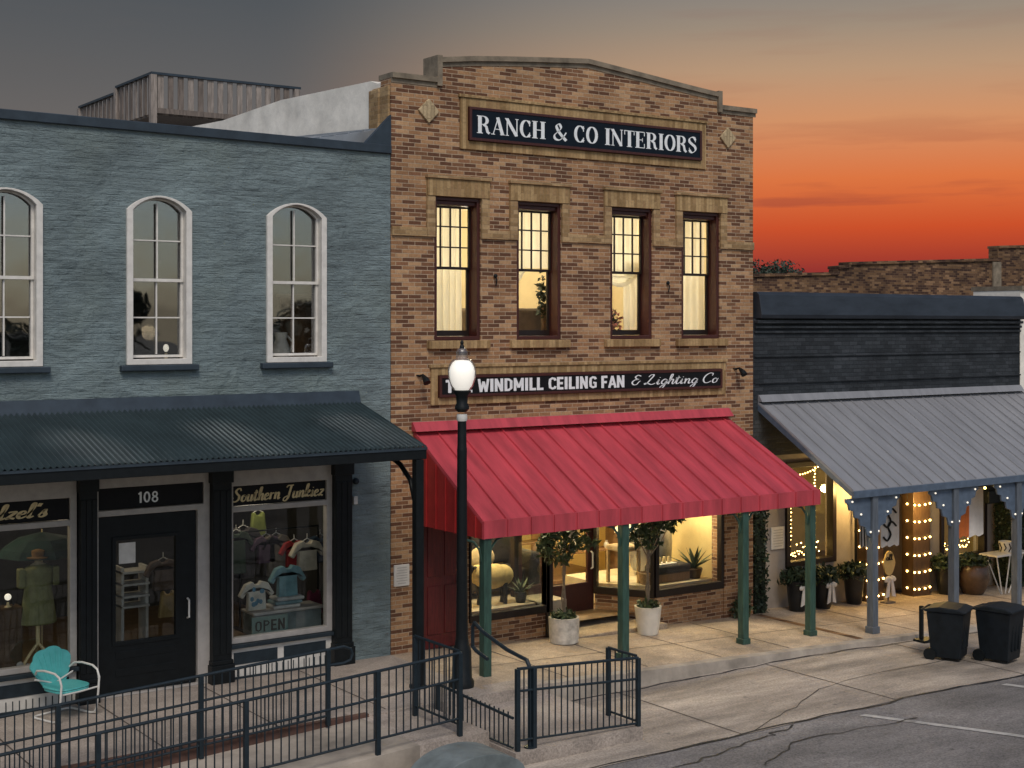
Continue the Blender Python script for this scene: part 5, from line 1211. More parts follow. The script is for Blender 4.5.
binn('black wheeled bin nearest the thin marker post, left of the pair', X(949, -3.95), -3.95, R(24), .84); binn('black wheeled bin cut by the right edge of the frame', X(1000, -4.45), -4.45, R(12), .88)
x = X(919, -2.75); t = thing('kerb_marker', 'thin black marker post standing at the kerb left of the bins', 'post', (x, -2.8, rz(x)))
MB().box(x - .03, x + .03, -2.83, -2.77, rz(x), rz(x) + .62).build('shaft', M_['black'], t, bevel=.006); MB().box(x - .1, x + .25, -2.95, -2.7, rz(x), rz(x) + .05).build('foot', M_['black'], t, bevel=.01)
# ------------------------------------------------------------------ roof deck of weathered boards
DY = 13.0; dx0 = X(153, DY); dx1 = X(300, DY); dzt = Z(153, 72, DY); dzb = Z(153, 112, DY)
dk = thing('roof_deck', 'weathered grey wooden deck railing on the roof behind the plaster wall', 'deck', (dx0, DY, 8.3))
rn = random.Random(2); n = 14
for k in range(n):
    x = dx0 + .18 + (dx1 - dx0 - .3) * k / n; ww = .13 + rn.uniform(-.01, .012)
    MB().box(x - ww / 2, x + ww / 2, DY - .02, DY + .02, dzb + rn.uniform(-.03, .03), dzt - .06).build('picket', M_['oldwood2'] if rn.random() < .6 else M_['oldwood'], dk)
yy2 = 18.2; ys = 15.4; dz2 = dzt - .14
for k in range(16):
    y = DY + .2 + (yy2 - DY - .2) * k / 16; top = (dzt if y < ys else dz2) - .06
    MB().box(dx0 - .02, dx0 + .02, y - .07, y + .07, dzb - .02, top).build('picket', M_['oldwood2'] if rn.random() < .35 else M_['oldwood'], dk)
MB().box(dx0 - .06, dx1, DY - .06, DY + .06, dzt - .055, dzt).build('top_rail', M_['bluesteel'], dk); MB().box(dx0 - .06, dx0 + .06, DY + .065, ys, dzt - .055, dzt).build('top_rail', M_['bluesteel'], dk)
MB().box(dx0 - .06, dx0 + .06, ys, yy2, dz2 - .055, dz2).build('top_rail', M_['bluesteel'], dk)
for (x, y, zt) in ((dx0, DY, dzt), (dx0, ys, dzt), (dx0, yy2, dz2), (dx1 - .1, DY, dzt)): MB().box(x - .07, x + .07, y - .07, y + .07, 8.3, zt - .06).build('post', M_['oldwood2'], dk)
MB().box(dx0 + .05, dx1, DY + .06, yy2, dzb - .06, dzb).build('deck_floor', M_['oldwood'], dk)
MB().box(dx0 - .03, dx1, DY - .05, DY - .022, dzb - .02, dzb + .10).build('bottom_rail', M_['oldwood'], dk)

# ------------------------------------------------------------------ trees
def bigtree(name, label, x, y, h, r, seed, mt, group=None, z0=-1.2, leaf=.2, n=2600):
    t = thing(name, label, 'tree', (x, y, z0), group); rn = random.Random(seed)
    tk = MB().tube([(0, 0, 0), (.1, 0, h * .3), (0, .1, h * .55)], [r * .10, r * .075, r * .05], 9); lf = MB()
    cl_ = []
    for k in range(13):
        a = rn.uniform(0, 6.28); q = r * rn.uniform(.2, .78); cl_.append((q * math.cos(a), q * math.sin(a), h * rn.uniform(.55, .88), r * rn.uniform(.28, .5)))
    cl_.append((0, 0, h * .88, r * .42))
    for c in cl_:
        tk.tube([(0, .05, h * .45), (c[0] * .5, c[1] * .5, h * .55), (c[0], c[1], c[2])], [r * .04, r * .025, r * .01], 6)
        lf.leaves(c[:3], (c[3], c[3], c[3] * .75), int(n / 14), leaf, seed=rn.randint(0, 9999))
    tk.build('trunk', M_['bark'], t, world=False, smooth=True); lf.build('crown', mt, t, world=False)
ty_ = 42.0 
for u, v, lb, s in ((783, 261, 'rounded dark green treetop showing above the far brick parapet', 51),):
    zt = Z(u, v, ty_); bigtree('tree', lb, X(u, ty_), ty_, (zt + 1.2) * 1.03, 3.4, s, M_['leaf3'], leaf=.13, n=9000)
for u, v, lb, s in ((760, 268, 'lower ragged treetop against the brick building corner', 52),):
    zt = Z(u, v, 48.); bigtree('tree', lb, X(u, 48.), 48., (zt + 1.2) * 1.02, 2.4, s, M_['leaf3'], leaf=.13, n=6000)
# trees over the road, seen only as reflections in the upstairs glass
for x, y, h, s in ((5, -54, 6.5, 61), (14, -58, 8.0, 62), (27, -56, 7.5, 64), (38, -54, 6.5, 65)):
    bigtree('tree', 'dark leafy tree across the road mirrored in the shop glass', x, y, h, 4.2, s, M_['leaf3'], 'trees across the road', leaf=.42, n=1500)

# ------------------------------------------------------------------ curtains and things upstairs
def curtain(label, x0, x1, z0, z1, y, waves, group='cream curtains in the upstairs windows', taper=None):
    mb = MB(); vs = []; fs = []; nx, nz = 60, 10
    for j in range(nz + 1):
        g = j / nz
        for i in range(nx + 1):
            f = i / nx; a = x0; b = x1
            if taper: a = x0 + taper[0] * (1 - g) ** 2 * (x1 - x0); b = x1 + taper[1] * (1 - g) ** 2 * (x1 - x0)
            vs.append((a + (b - a) * f, y + .03 * math.sin(f * waves * 6.28) + .008 * math.sin(f * 31 + g * 3), z0 + (z1 - z0) * g))
    for j in range(nz):
        for i in range(nx): a = j * (nx + 1) + i; fs.append((a, a + 1, a + nx + 2, a + nx + 1))
    o = mb.add(vs, fs).build('curtain', M_['curtain'], smooth=True); tag(o, label, 'curtain', group)
def swag(label, x0, x1, zt, drop, y, group='cream curtains in the upstairs windows'):
    mb = MB(); vs = []; fs = []; nx, nz = 24, 8
    for j in range(nz + 1):
        for i in range(nx + 1):
            f = i / nx; g = j / nz; vs.append((x0 + (x1 - x0) * f, y - .03 * math.sin(g * 14), zt - g * drop * (.15 + .85 * math.sin(math.pi * f) ** .8)))
    for j in range(nz):
        for i in range(nx): a = j * (nx + 1) + i; fs.append((a, a + 1, a + nx + 2, a + nx + 1))
    o = mb.add(vs, fs).build('curtain', M_['curtain'], smooth=True); tag(o, label, 'curtain', group)
zmid = WZ0 + (WZ1 - WZ0) * .52
a, b = rw[0]; curtain('long cream curtain filling the first upstairs window from the left', a - .05, b - .06, WZ0 - .1, WZ1 + .1, .45, 7)
a, b = rw[3]; curtain('long cream curtain filling the last upstairs window on the right', a - .05, b + .05, WZ0 - .1, WZ1 + .1, .45, 6)
a, b = rw[1]; curtain('short cream curtain across the top of the second upstairs window', a - .05, b + .05, zmid + .02, WZ1 + .1, .42, 6); swag('draped cream swag in the second upstairs window', a - .1, a + .5, zmid + .05, .34, .48)
a, b = rw[2]; curtain('short cream curtain across the top of the third upstairs window', a - .05, b + .05, zmid + .02, WZ1 + .1, .42, 6); swag('draped cream swag in the third upstairs window', a + .1, b + .1, zmid + .05, .32, .46)
curtain('narrow cream curtain at the right of the third upstairs window', b - .22, b + .1, WZ0 + .16, zmid + .2, .5, 2.5)
a, b = rw[1]
t = thing('bed', 'dark quilted bed seen low in the second upstairs window', 'bed', ((a + b) / 2 + .9, 1.9, 4.0))
MB().box(a + .1, b + 1.6, 1.2, 2.6, 4.75, 5.3).build('mattress', mat('brown_quilt', (.13, .10, .07), .9, amt=.3, scale=5), t, bevel=.08, seg=3); MB().box(a + .1, b + 1.6, 1.2, 2.6, 4.0, 4.745).build('base', M_['wood'], t)
MB().ball((a + .55, 1.5, 5.38), .3, .2, .12).build('pillow', M_['clothwhite'], t, smooth=True)
t = thing('house_plant', 'tall green plant standing in the second upstairs window', 'plant', (b + .42, 1.1, 4.0))
MB().leaves((b + .42, 1.1, 5.5), (.10, .12, .45), 150, .06, seed=71).build('foliage', M_['leaf2'], t); MB().tube([(b + .42, 1.1, 4.0), (b + .42, 1.1, 5.3)], .03, 6).build('stem', M_['bark'], t)
a, b = rw[2]
t = thing('flower_bouquet', 'pink and white bouquet in the third upstairs window', 'flowers', ((a + b) / 2 - .05, .72, 4.45))
cxb = (a + b) / 2 + .05
MB().lathe([(.08, 4.45), (.13, 4.6), (.09, 4.75), (.11, 4.8)], (cxb, .72, 0), 14).build('vase', M_['chrome'], t, smooth=True)
MB().leaves((cxb, .72, 5.05), (.30, .16, .28), 110, .07, seed=72).build('foliage', M_['leaf2'], t)
MB().leaves((cxb, .66, 5.1), (.3, .14, .26), 90, .06, seed=73).build('blooms', mat('pink_petals', (.52, .20, .15), .8, amt=.4, scale=14), t)
t = thing('table', 'small wooden table under the bouquet upstairs', 'table', (cxb, .75, 4.0)); MB().box(cxb - .5, cxb + .5, .5, 1.0, 4.40, 4.445).build('tabletop', M_['wood'], t)
for sx in (-1, 1):
    for y in (.55, .95): MB().box(cxb + sx * .45 - .025, cxb + sx * .45 + .025, y - .025, y + .025, 4.0, 4.398).build('leg', M_['wood'], t)

def light(name, typ, loc, e, c, size=.3, parent=None, rot=None):
    l = bpy.data.lights.new(name, typ); o = bpy.data.objects.new(name, l); col.objects.link(o); o.location = loc; l.energy = e; l.color = c
    if typ == 'AREA': l.size = size
    else: l.shadow_soft_size = size
    if rot: o.rotation_euler = rot
    if parent is not None: o.parent = parent; o.location = Vector(loc) - parent.location
    return o
WARM = (1, .84, .55)
for x in (1.2, 3.0, 4.8, 6.4): light('ceiling_lamp', 'POINT', (x, 2.2, 6.7), 80, (1, .92, .72), .25, ranch)
light('ceiling_lamp', 'POINT', (2.2, .5, 2.4), 110, WARM, .1, ranch); light('ceiling_lamp', 'POINT', (2.6, 2.8, 2.6), 170, WARM, .2, ranch); light('ceiling_lamp', 'POINT', (6.3, .8, 2.4), 140, WARM, .1, ranch); light('ceiling_lamp', 'POINT', (5.6, 2.6, 2.6), 170, WARM, .2, ranch); light('ceiling_lamp', 'POINT', (4.2, 2.2, 2.6), 120, WARM, .2, ranch)
light('ceiling_lamp', 'POINT', (-1.9, .9, 2.75), 20, (1, .86, .66), .2, blue); light('ceiling_lamp', 'POINT', (-5.9, .9, 2.7), 20, (1, .8, .5), .2, blue); light('ceiling_lamp', 'POINT', (-4.2, 2.2, 2.7), 14, (1, .8, .55), .2, blue)
light('ceiling_lamp', 'POINT', (9.6, 1.6, 2.2), 26, WARM, .2, grey); light('ceiling_lamp', 'POINT', (14.2, 1.6, 2.0), 26, WARM, .2, grey)
light('string_glow_fill', 'POINT', (10.5, -.15, 1.75), 75, (1, .66, .22), .08, grey); light('string_glow_fill', 'POINT', (12.05, -.35, 1.4), 60, (1, .66, .22), .08, grey)  # added point lights that give the glow near the string lights
light('upper_lamp', 'POINT', (-3.2, 1.6, 4.9), 4, (1, .75, .45), .1, blue)

# ------------------------------------------------------------------ goods in the shop windows
fab = lambda n, c: mat(n, c, .9, amt=.3, scale=7, bmp=.3, bd=.02)
# brick shop, left window
MB().box(1.45, 3.6, .35, 2.4, .02, .40).build('display_floor', M_['curtain'] and mat('pale_rug', (.46, .40, .30), .95, amt=.25, scale=6), ranch)
t = thing('sofa', 'dark leather sofa in the left window of the brick shop', 'sofa', (2.6, 1.5, .4))
dl = fab('dark_leather', (.03, .026, .024))
MB().box(1.75, 3.5, 1.15, 1.95, .48, .82).build('seat', dl, t, bevel=.07, seg=3); MB().box(1.75, 3.5, 1.75, 2.1, .83, 1.5).build('backrest', dl, t, bevel=.1, seg=3)
for x in (1.62, 3.4): MB().box(x, x + .24, 1.1, 2.0, .46, 1.1).build('armrest', dl, t, bevel=.09, seg=3)
for x in (1.8, 3.4):
    for y in (1.25, 1.9): MB().box(x - .03, x + .03, y - .03, y + .03, .40, .475).build('leg', M_['wood'], t)
for x, m, lb in ((2.05, 'clothwhite', 'white cushion on the dark sofa, nearest the red door'), (2.6, None, 'cream striped cushion on the dark sofa, in its middle')):
    o = MB().ball((x, 1.42, 1.04), .26, .11, .2).build('cushion', M_[m] if m else fab('cream_cushion', (.52, .42, .26)), smooth=True); tag(o, lb, 'cushion')
# pale animal figure with dark legs
t = thing('sheep_figure', 'woolly pale yellow sheep ornament with dark legs in the left window of the brick shop', 'ornament', (2.25, .68, .40))
MB().ball((2.30, .68, .86), .36, .17, .21).ball((2.04, .68, .92), .2, .14, .16).ball((2.52, .68, .86), .2, .15, .18).build('body', fab('yellow_wool', (.60, .46, .20)), t, smooth=True)
for x, y in ((2.07, .60), (2.10, .76), (2.52, .60), (2.56, .76)): MB().tube([(x, y, .75), (x + .01, y, .55), (x, y, .40)], [.045, .03, .035], 8).build('leg', M_['black'], t, smooth=True)
MB().ball((1.86, .68, 1.0), .11, .075, .085, M=Matrix.Rotation(R(-25), 3, 'Y')).ball((1.92, .60, 1.06), .035, .05, .02).ball((1.92, .76, 1.06), .035, .05, .02).build('head', M_['black'], t, smooth=True)
def agave(label, x, y, z, s, potm):
    t = thing('agave', label, 'plant', (x, y, z)); mb = MB(); rn = random.Random(int(x * 10))
    for k in range(16):
        a = k * 2.4; el = R(20 + 55 * (k / 16)); l = s * rn.uniform(.8, 1.1); d = Vector((math.cos(a) * math.cos(el), math.sin(a) * math.cos(el), math.sin(el))); sd_ = Vector((-math.sin(a), math.cos(a), 0)) * s * .07; b0 = Vector((0, 0, .2 * s + .1))
        mb.add([b0 - sd_ * .6, b0 + sd_ * .6, b0 + d * l * .5 + sd_, b0 + d * l * .5 - sd_, b0 + d * l + Vector((0, 0, -.04 * s)), b0 + d * l * .5 + Vector((0, 0, -.05 * s)), b0 + Vector((0, 0, -.04))], [(0, 1, 2, 3), (3, 2, 4), (0, 3, 5, 6), (6, 5, 2, 1), (3, 4, 5), (5, 4, 2)])
    mb.build('leaves', leafmat('agave_green', (.03, .05, .025), (.10, .14, .07)), t, world=False)
    MB().lathe([(.09 * s / .4, 0), (.13 * s / .4, .12 + .1 * s), (.12 * s / .4, .14 + .1 * s)], (0, 0, 0), 14).build('pot', potm, t, world=False, smooth=True)
agave('spiky agave beside the sheep ornament in the left window of the brick shop', 2.80, .55, .40, .34, M_['potblack'])
# brick shop, right window
MB().prism_z([(5.55, .36), (6.95, .36), (6.95, 2.2), (4.95, 2.2), (4.95, 1.2)], .02, .40).build('display_floor', mat('pale_plinth', (.5, .42, .28), .9, amt=.2, scale=5), ranch)
t = thing('side_table', 'light wooden stool table with an upholstered top in the right window of the brick shop', 'table', (5.35, .95, .4))
MB().box(5.12, 5.58, .75, 1.2, .98, 1.08).build('tabletop', fab('tan_upholstery', (.42, .32, .2)), t, bevel=.03)
for x in (5.15, 5.55):
    for y in (.79, 1.16): MB().box(x - .025, x + .025, y - .025, y + .025, .40, .978).build('leg', mat('pale_wood', (.40, .28, .14), .6, amt=.3, scale=8), t)
t = thing('bench', 'low dark upholstered bench with a pale tray in the right window of the brick shop', 'bench', (6.1, .68, .4))
MB().box(5.72, 6.55, .5, .85, .56, .70).build('seat', dl, t, bevel=.04, seg=3); MB().box(5.74, 6.53, .52, .83, .40, .555).build('base', M_['wood'], t, bevel=.01)
t = thing('serving_tray', 'pale tray with small jars resting on the low dark bench', 'tray', (6.05, .66, .70))
MB().box(5.85, 6.25, .55, .78, .702, .73).build('tray', M_['white'], t, bevel=.006)
for x in (5.93, 6.04, 6.15): MB().lathe([(.03, .732), (.035, .80), (.02, .84)], (x, .66, 0), 10).build('jar', M_['gold'], t, smooth=True)
t = thing('armchair', 'rounded silver grey armchair in the right window of the brick shop', 'armchair', (6.35, 1.35, .4))
sg_ = mat('silver_leather', (.34, .34, .35), .3, .6, amt=.3, scale=4)
MB().lathe([(.36, .48), (.40, .6), (.42, 1.0), (.41, 1.35), (.37, 1.42), (.31, 1.36), (.30, .9)], (6.35, 1.4, 0), 28, sy=.9).build('shell', sg_, t, smooth=True); MB().lathe([(.30, .70), (.32, .78), (.28, .86), (.05, .88)], (6.35, 1.35, 0), 24).build('seat', dl, t, smooth=True); MB().lathe([(.25, .40), (.25, .478)], (6.35, 1.4, 0), 20).build('base', M_['wood'], t)
agave('spiky potted agave at the right end of the right window of the brick shop', 6.72, .62, .40, .5, M_['potbrown'])
t = thing('wall_picture', 'small grey framed picture high in the right window of the brick shop', 'picture', (6.2, 2.3, 2.0)); MB().frame(5.9, 6.5, 1.75, 2.3, .05, 2.25, 2.3).build('frame', M_['black'], t); MB().box(5.95, 6.45, 2.28, 2.29, 1.8, 2.25).build('print', M_['greyblue'], t)
t = thing('shelf_unit', 'dark wooden shelf unit with pale goods behind the entry door', 'shelves', (4.4, 2.6, 0)); MB().frame(3.6, 5.0, .02, 2.1, .05, 2.6, 2.95).build('carcass', M_['wood'], t)
for z in (.5, .95, 1.4): MB().box(3.655, 4.945, 2.61, 2.94, z, z + .03).build('shelf', M_['wood'], t)

t = thing('table_lamp', 'white table lamp with a glowing shade on the wooden stool table', 'lamp', (5.35, .98, 1.08))
MB().lathe([(.08, 0), (.05, .03), (.02, .06), (.02, .22)], (0, 0, 0), 14).build('base', M_['chrome'], t, world=False, smooth=True)
MB().lathe([(.16, .22), (.10, .46)], (0, 0, 0), 18, cap=False).build('shade', emit('warm_shade', (1, .80, .48), 1.1), t, world=False, smooth=True)
t = thing('hanging_lantern', 'small lit lantern hanging at the top right of the brick shop window', 'lantern', (6.62, .5, 2.12))
MB().lathe([(.07, 0), (.09, .02), (.09, .2), (.03, .27)], (0, 0, 0), 8).build('cage', M_['greytrim'], t, world=False); MB().tube([(0, 0, .27), (0, 0, .5)], .008, 5).build('chain', M_['black'], t, world=False)
t = thing('basket', 'round woven basket on the plinth left of the low dark bench', 'basket', (5.62, .62, .40))
MB().lathe([(.12, 0), (.16, .08), (.17, .2), (.15, .21), (.13, .1)], (0, 0, 0), 18).build('basket', mat('wicker', (.30, .19, .09), .8, amt=.5, scale=40, bmp=.6, bd=.01), t, world=False, smooth=True)
t = thing('bookcase', 'pale wooden bookcase of small goods against the rear wall of the brick shop', 'bookcase', (6.2, 3.4, 0))
MB().frame(5.2, 7.1, .02, 2.2, .06, 3.2, 3.6).build('carcass', M_['wood'], t)
for z in (.55, 1.05, 1.55): MB().box(5.262, 7.038, 3.22, 3.58, z, z + .03).build('shelf', M_['wood'], t)
rn = random.Random(12)
for k in range(14):
    z = (.58, 1.08, 1.58)[k % 3]; x = 5.4 + (k // 3) * .36 + rn.uniform(-.05, .05); h = rn.uniform(.14, .34); q = rn.uniform(.05, .1)
    tt = thing('vase', 'small pale vase on the bookcase shelves of the brick shop', 'vase', (x, 3.35, z + .001), 'vases on the rear bookcase')
    MB().lathe([(q * .6, 0), (q, h * .35), (q * .8, h * .7), (q * .4, h * .85), (q * .55, h)], (0, 0, 0), 12).build('body', (M_['potwhite'], M_['gold'], M_['greyblue'])[k % 3], tt, world=False, smooth=True)
# clothing for the dark shop
def garment(name, label, cat, x, y, z, s, m, sleeves=True, long_=False, extra=None, rz_=0, group=None):
    """a hanging top: outline with shoulders, sleeves and hem, rounded in depth; z is the shoulder line"""
    L_ = .95 if long_ else .62
    o = [(-.22, -L_), (.22, -L_), (.20, -.22), (.24, -.20), (.34, -.34), (.42, -.28), (.27, -.03), (.1, .02), (.05, -.05), (-.05, -.05), (-.1, .02), (-.27, -.03), (-.42, -.28), (-.34, -.34), (-.24, -.20), (-.20, -.22)]
    if not sleeves: o = [(-.24, -L_), (.24, -L_), (.19, -.22), (.17, -.03), (.1, .02), (.05, -.08), (-.05, -.08), (-.1, .02), (-.17, -.03), (-.19, -.22)]
    t = thing(name, label, cat, (x, y, z - L_ * s), group, rz=rz_)
    mb = MB().plate([(a * s, (b + L_) * s) for a, b in o], [], -.075 * s, .075 * s); mb.build('cloth', m, t, world=False, bevel=.05 * s, seg=3, smooth=True)
    if extra: extra(t, s, L_)
    return t
def hanger(t, s, L_):
    MB().tube([(-.14 * s, 0, (L_ - .01) * s), (0, 0, (L_ + .06) * s), (0, 0, (L_ + .16) * s)], .008, 5).tube([(.14 * s, 0, (L_ - .01) * s), (0, 0, (L_ + .06) * s)], .008, 5).build('hanger', M_['chrome'], t, world=False)
def dots(t, s, L_):
    mb = MB(); rn = random.Random(4)
    for k in range(9): mb.ball((rn.uniform(-.15, .15) * s, -.078 * s, rn.uniform(.1, .5) * s), .045 * s, .008, .055 * s, n=8, m=5)
    mb.build('printed_dots', fab('blue_dots', (.10, .22, .30)), t, world=False, smooth=True)
# right window of the dark shop
cl = lambda u, Y: X(u, Y)
MB().box(X(229), X(331), .32, 1.5, .06, .42).build('display_floor', M_['floorwood'], blue)
garment('blouse', 'cream puff sleeved blouse on the rack in the shop window right of the black door', 'blouse', cl(307, .9), .9, Z(307, 541, .9), .72, fab('cream_cotton', (.62, .54, .42)), extra=hanger)
garment('blouse', 'red blouse hanging behind the cream blouse', 'blouse', cl(294, 1.05), 1.05, Z(294, 541, 1.05), .62, fab('red_cotton', (.34, .03, .03)), extra=hanger)
garment('sweatshirt', 'pale blue sweatshirt displayed in the window right of the black door', 'sweatshirt', cl(287, .62), .62, Z(287, 566, .62), .72, fab('pale_blue_fleece', (.17, .30, .33)))
garment('t_shirt', 'white tee shirt with blue dots on a low stand beside the blue sweatshirt', 't-shirt', cl(256, .55), .55, Z(256, 582, .55), .66, fab('white_tee', (.56, .52, .44)), extra=dots)
garment('dress', 'yellow green dress hanging above the dark patterned dress', 'dress', cl(258, 1.3), 1.3, Z(258, 512, 1.3), .6, fab('lime_cloth', (.20, .23, .06)), sleeves=False, extra=hanger)
garment('dress', 'dark patterned dress on the rack left of the cream blouse', 'dress', cl(243, 1.2), 1.2, Z(243, 528, 1.2), .8, fab('dark_print', (.07, .06, .06)), long_=True, extra=hanger)
garment('skirt', 'dark red skirt hanging below the cream blouse', 'skirt', cl(314, .95), .95, Z(314, 590, .95), .6, fab('wine_cloth', (.16, .025, .05)), sleeves=False)
rk = thing('clothes_rack', 'black metal clothes rack inside the shop window right of the black door', 'rack', (cl(280, 1.1), 1.1, .42))
xr0, xr1 = cl(240, 1.1), cl(318, 1.1); zr_ = Z(290, 528, 1.1)
MB().tube([(xr0, 1.1, .42), (xr0, 1.1, zr_), (xr1, 1.1, zr_), (xr1, 1.1, .42)], .018, 6).build('frame', M_['black'], rk)
for x in (xr0, xr1): MB().box(x - .03, x + .03, .9, 1.3, .42, .45).build('foot', M_['black'], rk)
cb = thing('display_cabinet', 'low grey teal display cabinet in the shop window right of the black door', 'cabinet', (cl(285, .6), .62, .42))
c0, c1 = cl(250, .6), cl(316, .6); zc = Z(285, 607, .6)
MB().box(c0, c1, .42, .85, .44, zc - .04).build('carcass', M_['teal'], cb, bevel=.01); MB().box(c0 - .03, c1 + .03, .40, .87, zc - .038, zc).build('top', M_['greytrim'], cb, bevel=.008)
for k, (u, m) in enumerate(((284, 'white'), (286, 'teal'), (288, 'greytrim'))):
    o = MB().box(cl(u, .6) - .22, cl(u, .6) + .22, .48, .8, zc + .002 + .055 * k, zc + .052 + .055 * k).build('folded_jeans', fab('folded_' + m, {'white': (.55, .52, .48), 'teal': (.16, .25, .27), 'greytrim': (.42, .42, .40)}[m]), bevel=.02)
    tag(o, ('white folded garment at the bottom of the stack on the cabinet', 'teal folded garment in the middle of the stack on the cabinet', 'grey folded garment at the top of the stack on the cabinet')[k], 'garment', 'folded clothes on the cabinet')
os_ = thing('open_sign', 'dark OPEN sign leaning low in the shop window right of the black door', 'sign', (cl(270, .3), .2, .60))
o0, o1 = cl(252, .2), cl(288, .2); oz0, oz1 = Z(270, 634, .2), Z(270, 616, .2)
MB().box(o0, o1, .2, .22, oz0, oz1).build('board', mat('grey_teal_board', (.10, .16, .15), .6), os_); lettering('OPEN', BLK, o0 + .04, o1 - .03, oz0 + .05, oz1 - .05, .2, boost=.8).build('lettering', M_['darkletter'], os_)
for k, (u, vv, nm, cc, lb) in enumerate(((236, 532, 'coat', (.05, .07, .05), 'dark green coat at the left end of the clothes rack'), (266, 536, 'cardigan', (.10, .06, .09), 'plum cardigan hanging left of the pale blue sweatshirt'), (276, 535, 'dress', (.16, .13, .10), 'taupe dress hanging behind the pale blue sweatshirt'), (320, 536, 'shirt', (.05, .08, .12), 'navy shirt at the right end of the clothes rack'))):
    garment(nm, lb, nm, cl(u, 1.12), 1.12, Z(u, vv, 1.12), .66, fab('cloth_of_' + nm + str(k), cc), extra=hanger, long_=(k in (0, 2)))
# left window: dress form, suitcase, lamp, umbrella
df = thing('dress_form', 'dress form in an olive dress and brown hat left of the black door', 'dress form', (cl(38, .55), .55, .42))
x = cl(38, .55); zn = Z(38, 564, .55)
MB().box(-7.0, xl1, .32, 1.5, .06, .42).build('display_floor', M_['floorwood'], blue)
MB().lathe([(.15, zn - .62), (.17, zn - .5), (.12, zn - .33), (.16, zn - .14), (.17, zn - .06), (.10, zn), (.045, zn + .03), (.045, zn + .09)], (x, .55, 0), 18, sy=.65).build('torso', fab('linen_form', (.45, .36, .22)), df, smooth=True)
MB().lathe([(.24, zn - .80), (.25, zn - .78), (.2, zn - .45), (.18, zn - .3), (.2, zn - .1), (.185, zn - .04), (.07, zn + .01)], (x, .55, 0), 22, sy=.7).box(x - .27, x - .18, .48, .62, zn - .30, zn - .04).box(x + .18, x + .27, .48, .62, zn - .30, zn - .04).build('dress', fab('olive_cloth', (.20, .20, .09)), df, bevel=.02)
MB().lathe([(.15, zn + .085), (.155, zn + .1), (.09, zn + .11), (.085, zn + .18), (.03, zn + .2)], (x, .55, 0), 18).build('hat', fab('brown_felt', (.20, .11, .045)), df, smooth=True)
MB().tube([(x, .55, zn - .62), (x, .55, .72)], .03, 8).build('pole', M_['gold'], df)
for a in (R(200), R(320), R(80)): MB().tube([(x, .55, .74), (x + .12 * math.cos(a), .55 + .12 * math.sin(a), .62), (x + .27 * math.cos(a), .55 + .27 * math.sin(a), .43)], .02, 6).build('leg', M_['gold'], df, smooth=True)
t = thing('suitcase', 'old brown suitcase standing in the shop window left of the black door', 'suitcase', (cl(10, .6), .6, .42)); MB().box(cl(0, .6), cl(21, .6), .5, .75, .425, Z(10, 606, .6)).build('body', fab('brown_hide', (.09, .055, .03)), t, bevel=.03, seg=3); MB().tube([(cl(7, .6), .62, Z(10, 606, .6)), (cl(8, .6), .62, Z(10, 604, .6) + .02), (cl(13, .6), .62, Z(10, 604, .6) + .02), (cl(14, .6), .62, Z(10, 606, .6))], .012, 6).build('handle', M_['black'], t)
t = thing('table_lamp', 'small glowing lamp on the brown suitcase', 'lamp', (cl(7, .6), .6, Z(10, 606, .6) + .03)); MB().ball((cl(7, .6), .56, Z(7, 601, .6) + .06), .045).build('bulb', M_['bulbw'], t, smooth=True); MB().lathe([(.05, 0), (.02, .02), (.015, .06)], (cl(7, .6), .56, Z(10, 606, .6)), 10).build('base', M_['gold'], t)
t = thing('parasol', 'dark green open parasol above the dress form', 'parasol', (cl(42, 1.0), 1.0, .42)); MB().lathe([(.62, 1.86), (.55, 1.96), (.35, 2.08), (.02, 2.16)], (cl(42, 1.0), 1.0, 0), 8).build('canopy', fab('bottle_green', (.012, .035, .03)), t); MB().tube([(cl(42, 1.0), 1.0, .42), (cl(42, 1.0), 1.0, 2.2)], .012, 6).build('shaft', M_['gold'], t)
t = thing('shoes', 'pair of pale shoes at the foot of the dress form', 'shoes', (cl(24, .45), .45, .42))
for d in (0, .11): MB().ball((cl(24, .45), .42 + d, .46), .12, .04, .04).ball((cl(24, .45) - .06, .42 + d, .50), .05, .035, .05).build('shoe', M_['greytrim'], t, smooth=True)
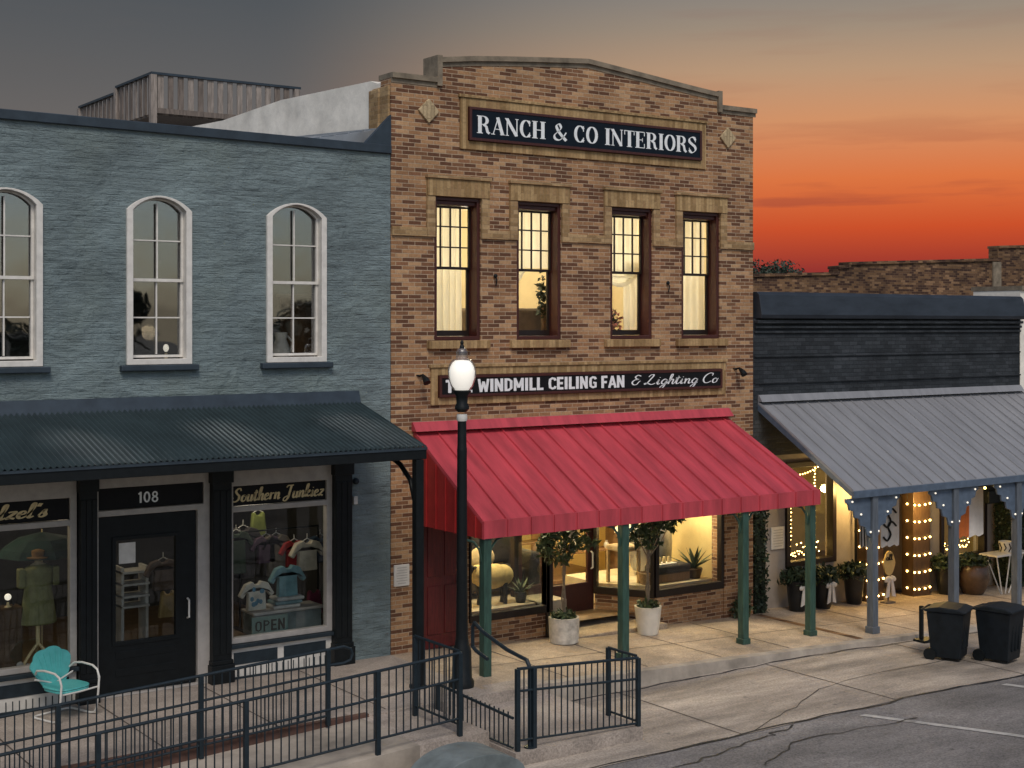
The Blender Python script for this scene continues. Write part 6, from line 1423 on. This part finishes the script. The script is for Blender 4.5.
# behind the shop door
t = thing('shelf_unit', 'white slatted shelf unit seen through the black shop door', 'shelves', (cl(131, 1.3), 1.3, .04)); sx0, sx1 = cl(119, 1.3), cl(146, 1.3)
for v in (570, 582, 594, 604): MB().box(sx0, sx1, 1.15, 1.5, Z(131, v, 1.3) - .03, Z(131, v, 1.3)).build('shelf', M_['white'], t)
for x in (sx0, sx1 - .04): MB().box(x, x + .04, 1.2, 1.5, .04, Z(131, 566, 1.3)).build('upright', M_['white'], t)
garment('trousers', 'tan trousers on a stand seen at the right of the shop door', 'trousers', cl(168, .9), .9, Z(168, 592, .9) + .02, .62, fab('tan_cloth', (.40, .27, .11)), sleeves=False)
garment('jacket', 'dark jacket hanging inside the shop door', 'jacket', cl(163, 1.1), 1.1, Z(163, 560, 1.1), .7, fab('brown_tweed', (.14, .10, .08)), extra=hanger)
# upstairs of the blue building
t = thing('table_lamp', 'small lit glass lamp low in the middle arched window', 'lamp', (X(166, .5), .5, 4.3)); zz_ = Z(166, 348, .5); MB().lathe([(.06, 4.3), (.03, 4.4), (.02, zz_ - .07)], (X(166, .5), .5, 0), 10).build('base', M_['gold'], t, smooth=True); MB().ball((X(166, .5), .5, zz_), .04, .04, .055).build('shade', M_['bulbw'], t, smooth=True)
t = thing('white_pitcher', 'white china pitcher on the sill of the right arched window', 'pitcher', (X(281, .5), .5, 4.3)); MB().lathe([(.08, 4.3), (.13, 4.5), (.15, 4.62), (.08, 4.8), (.1, 4.9)], (X(281, .5), .5, 0), 16).build('body', M_['potwhite'], t, smooth=True); MB().tube([(X(281, .5) + .1, .5, 4.85), (X(281, .5) + .2, .5, 4.75), (X(281, .5) + .13, .5, 4.55)], .018, 6).build('handle', M_['potwhite'], t, smooth=True)
t = thing('cabinet', 'brown wooden cabinet behind the right arched window', 'cabinet', (X(300, 1.4), 1.4, 4.0)); MB().box(X(288, 1.4), X(318, 1.4), 1.3, 1.7, 4.02, 5.45).build('carcass', M_['wood'], t, bevel=.02); MB().box(X(286, 1.4), X(320, 1.4), 1.26, 1.74, 5.453, 5.5).build('top', M_['wood'], t)
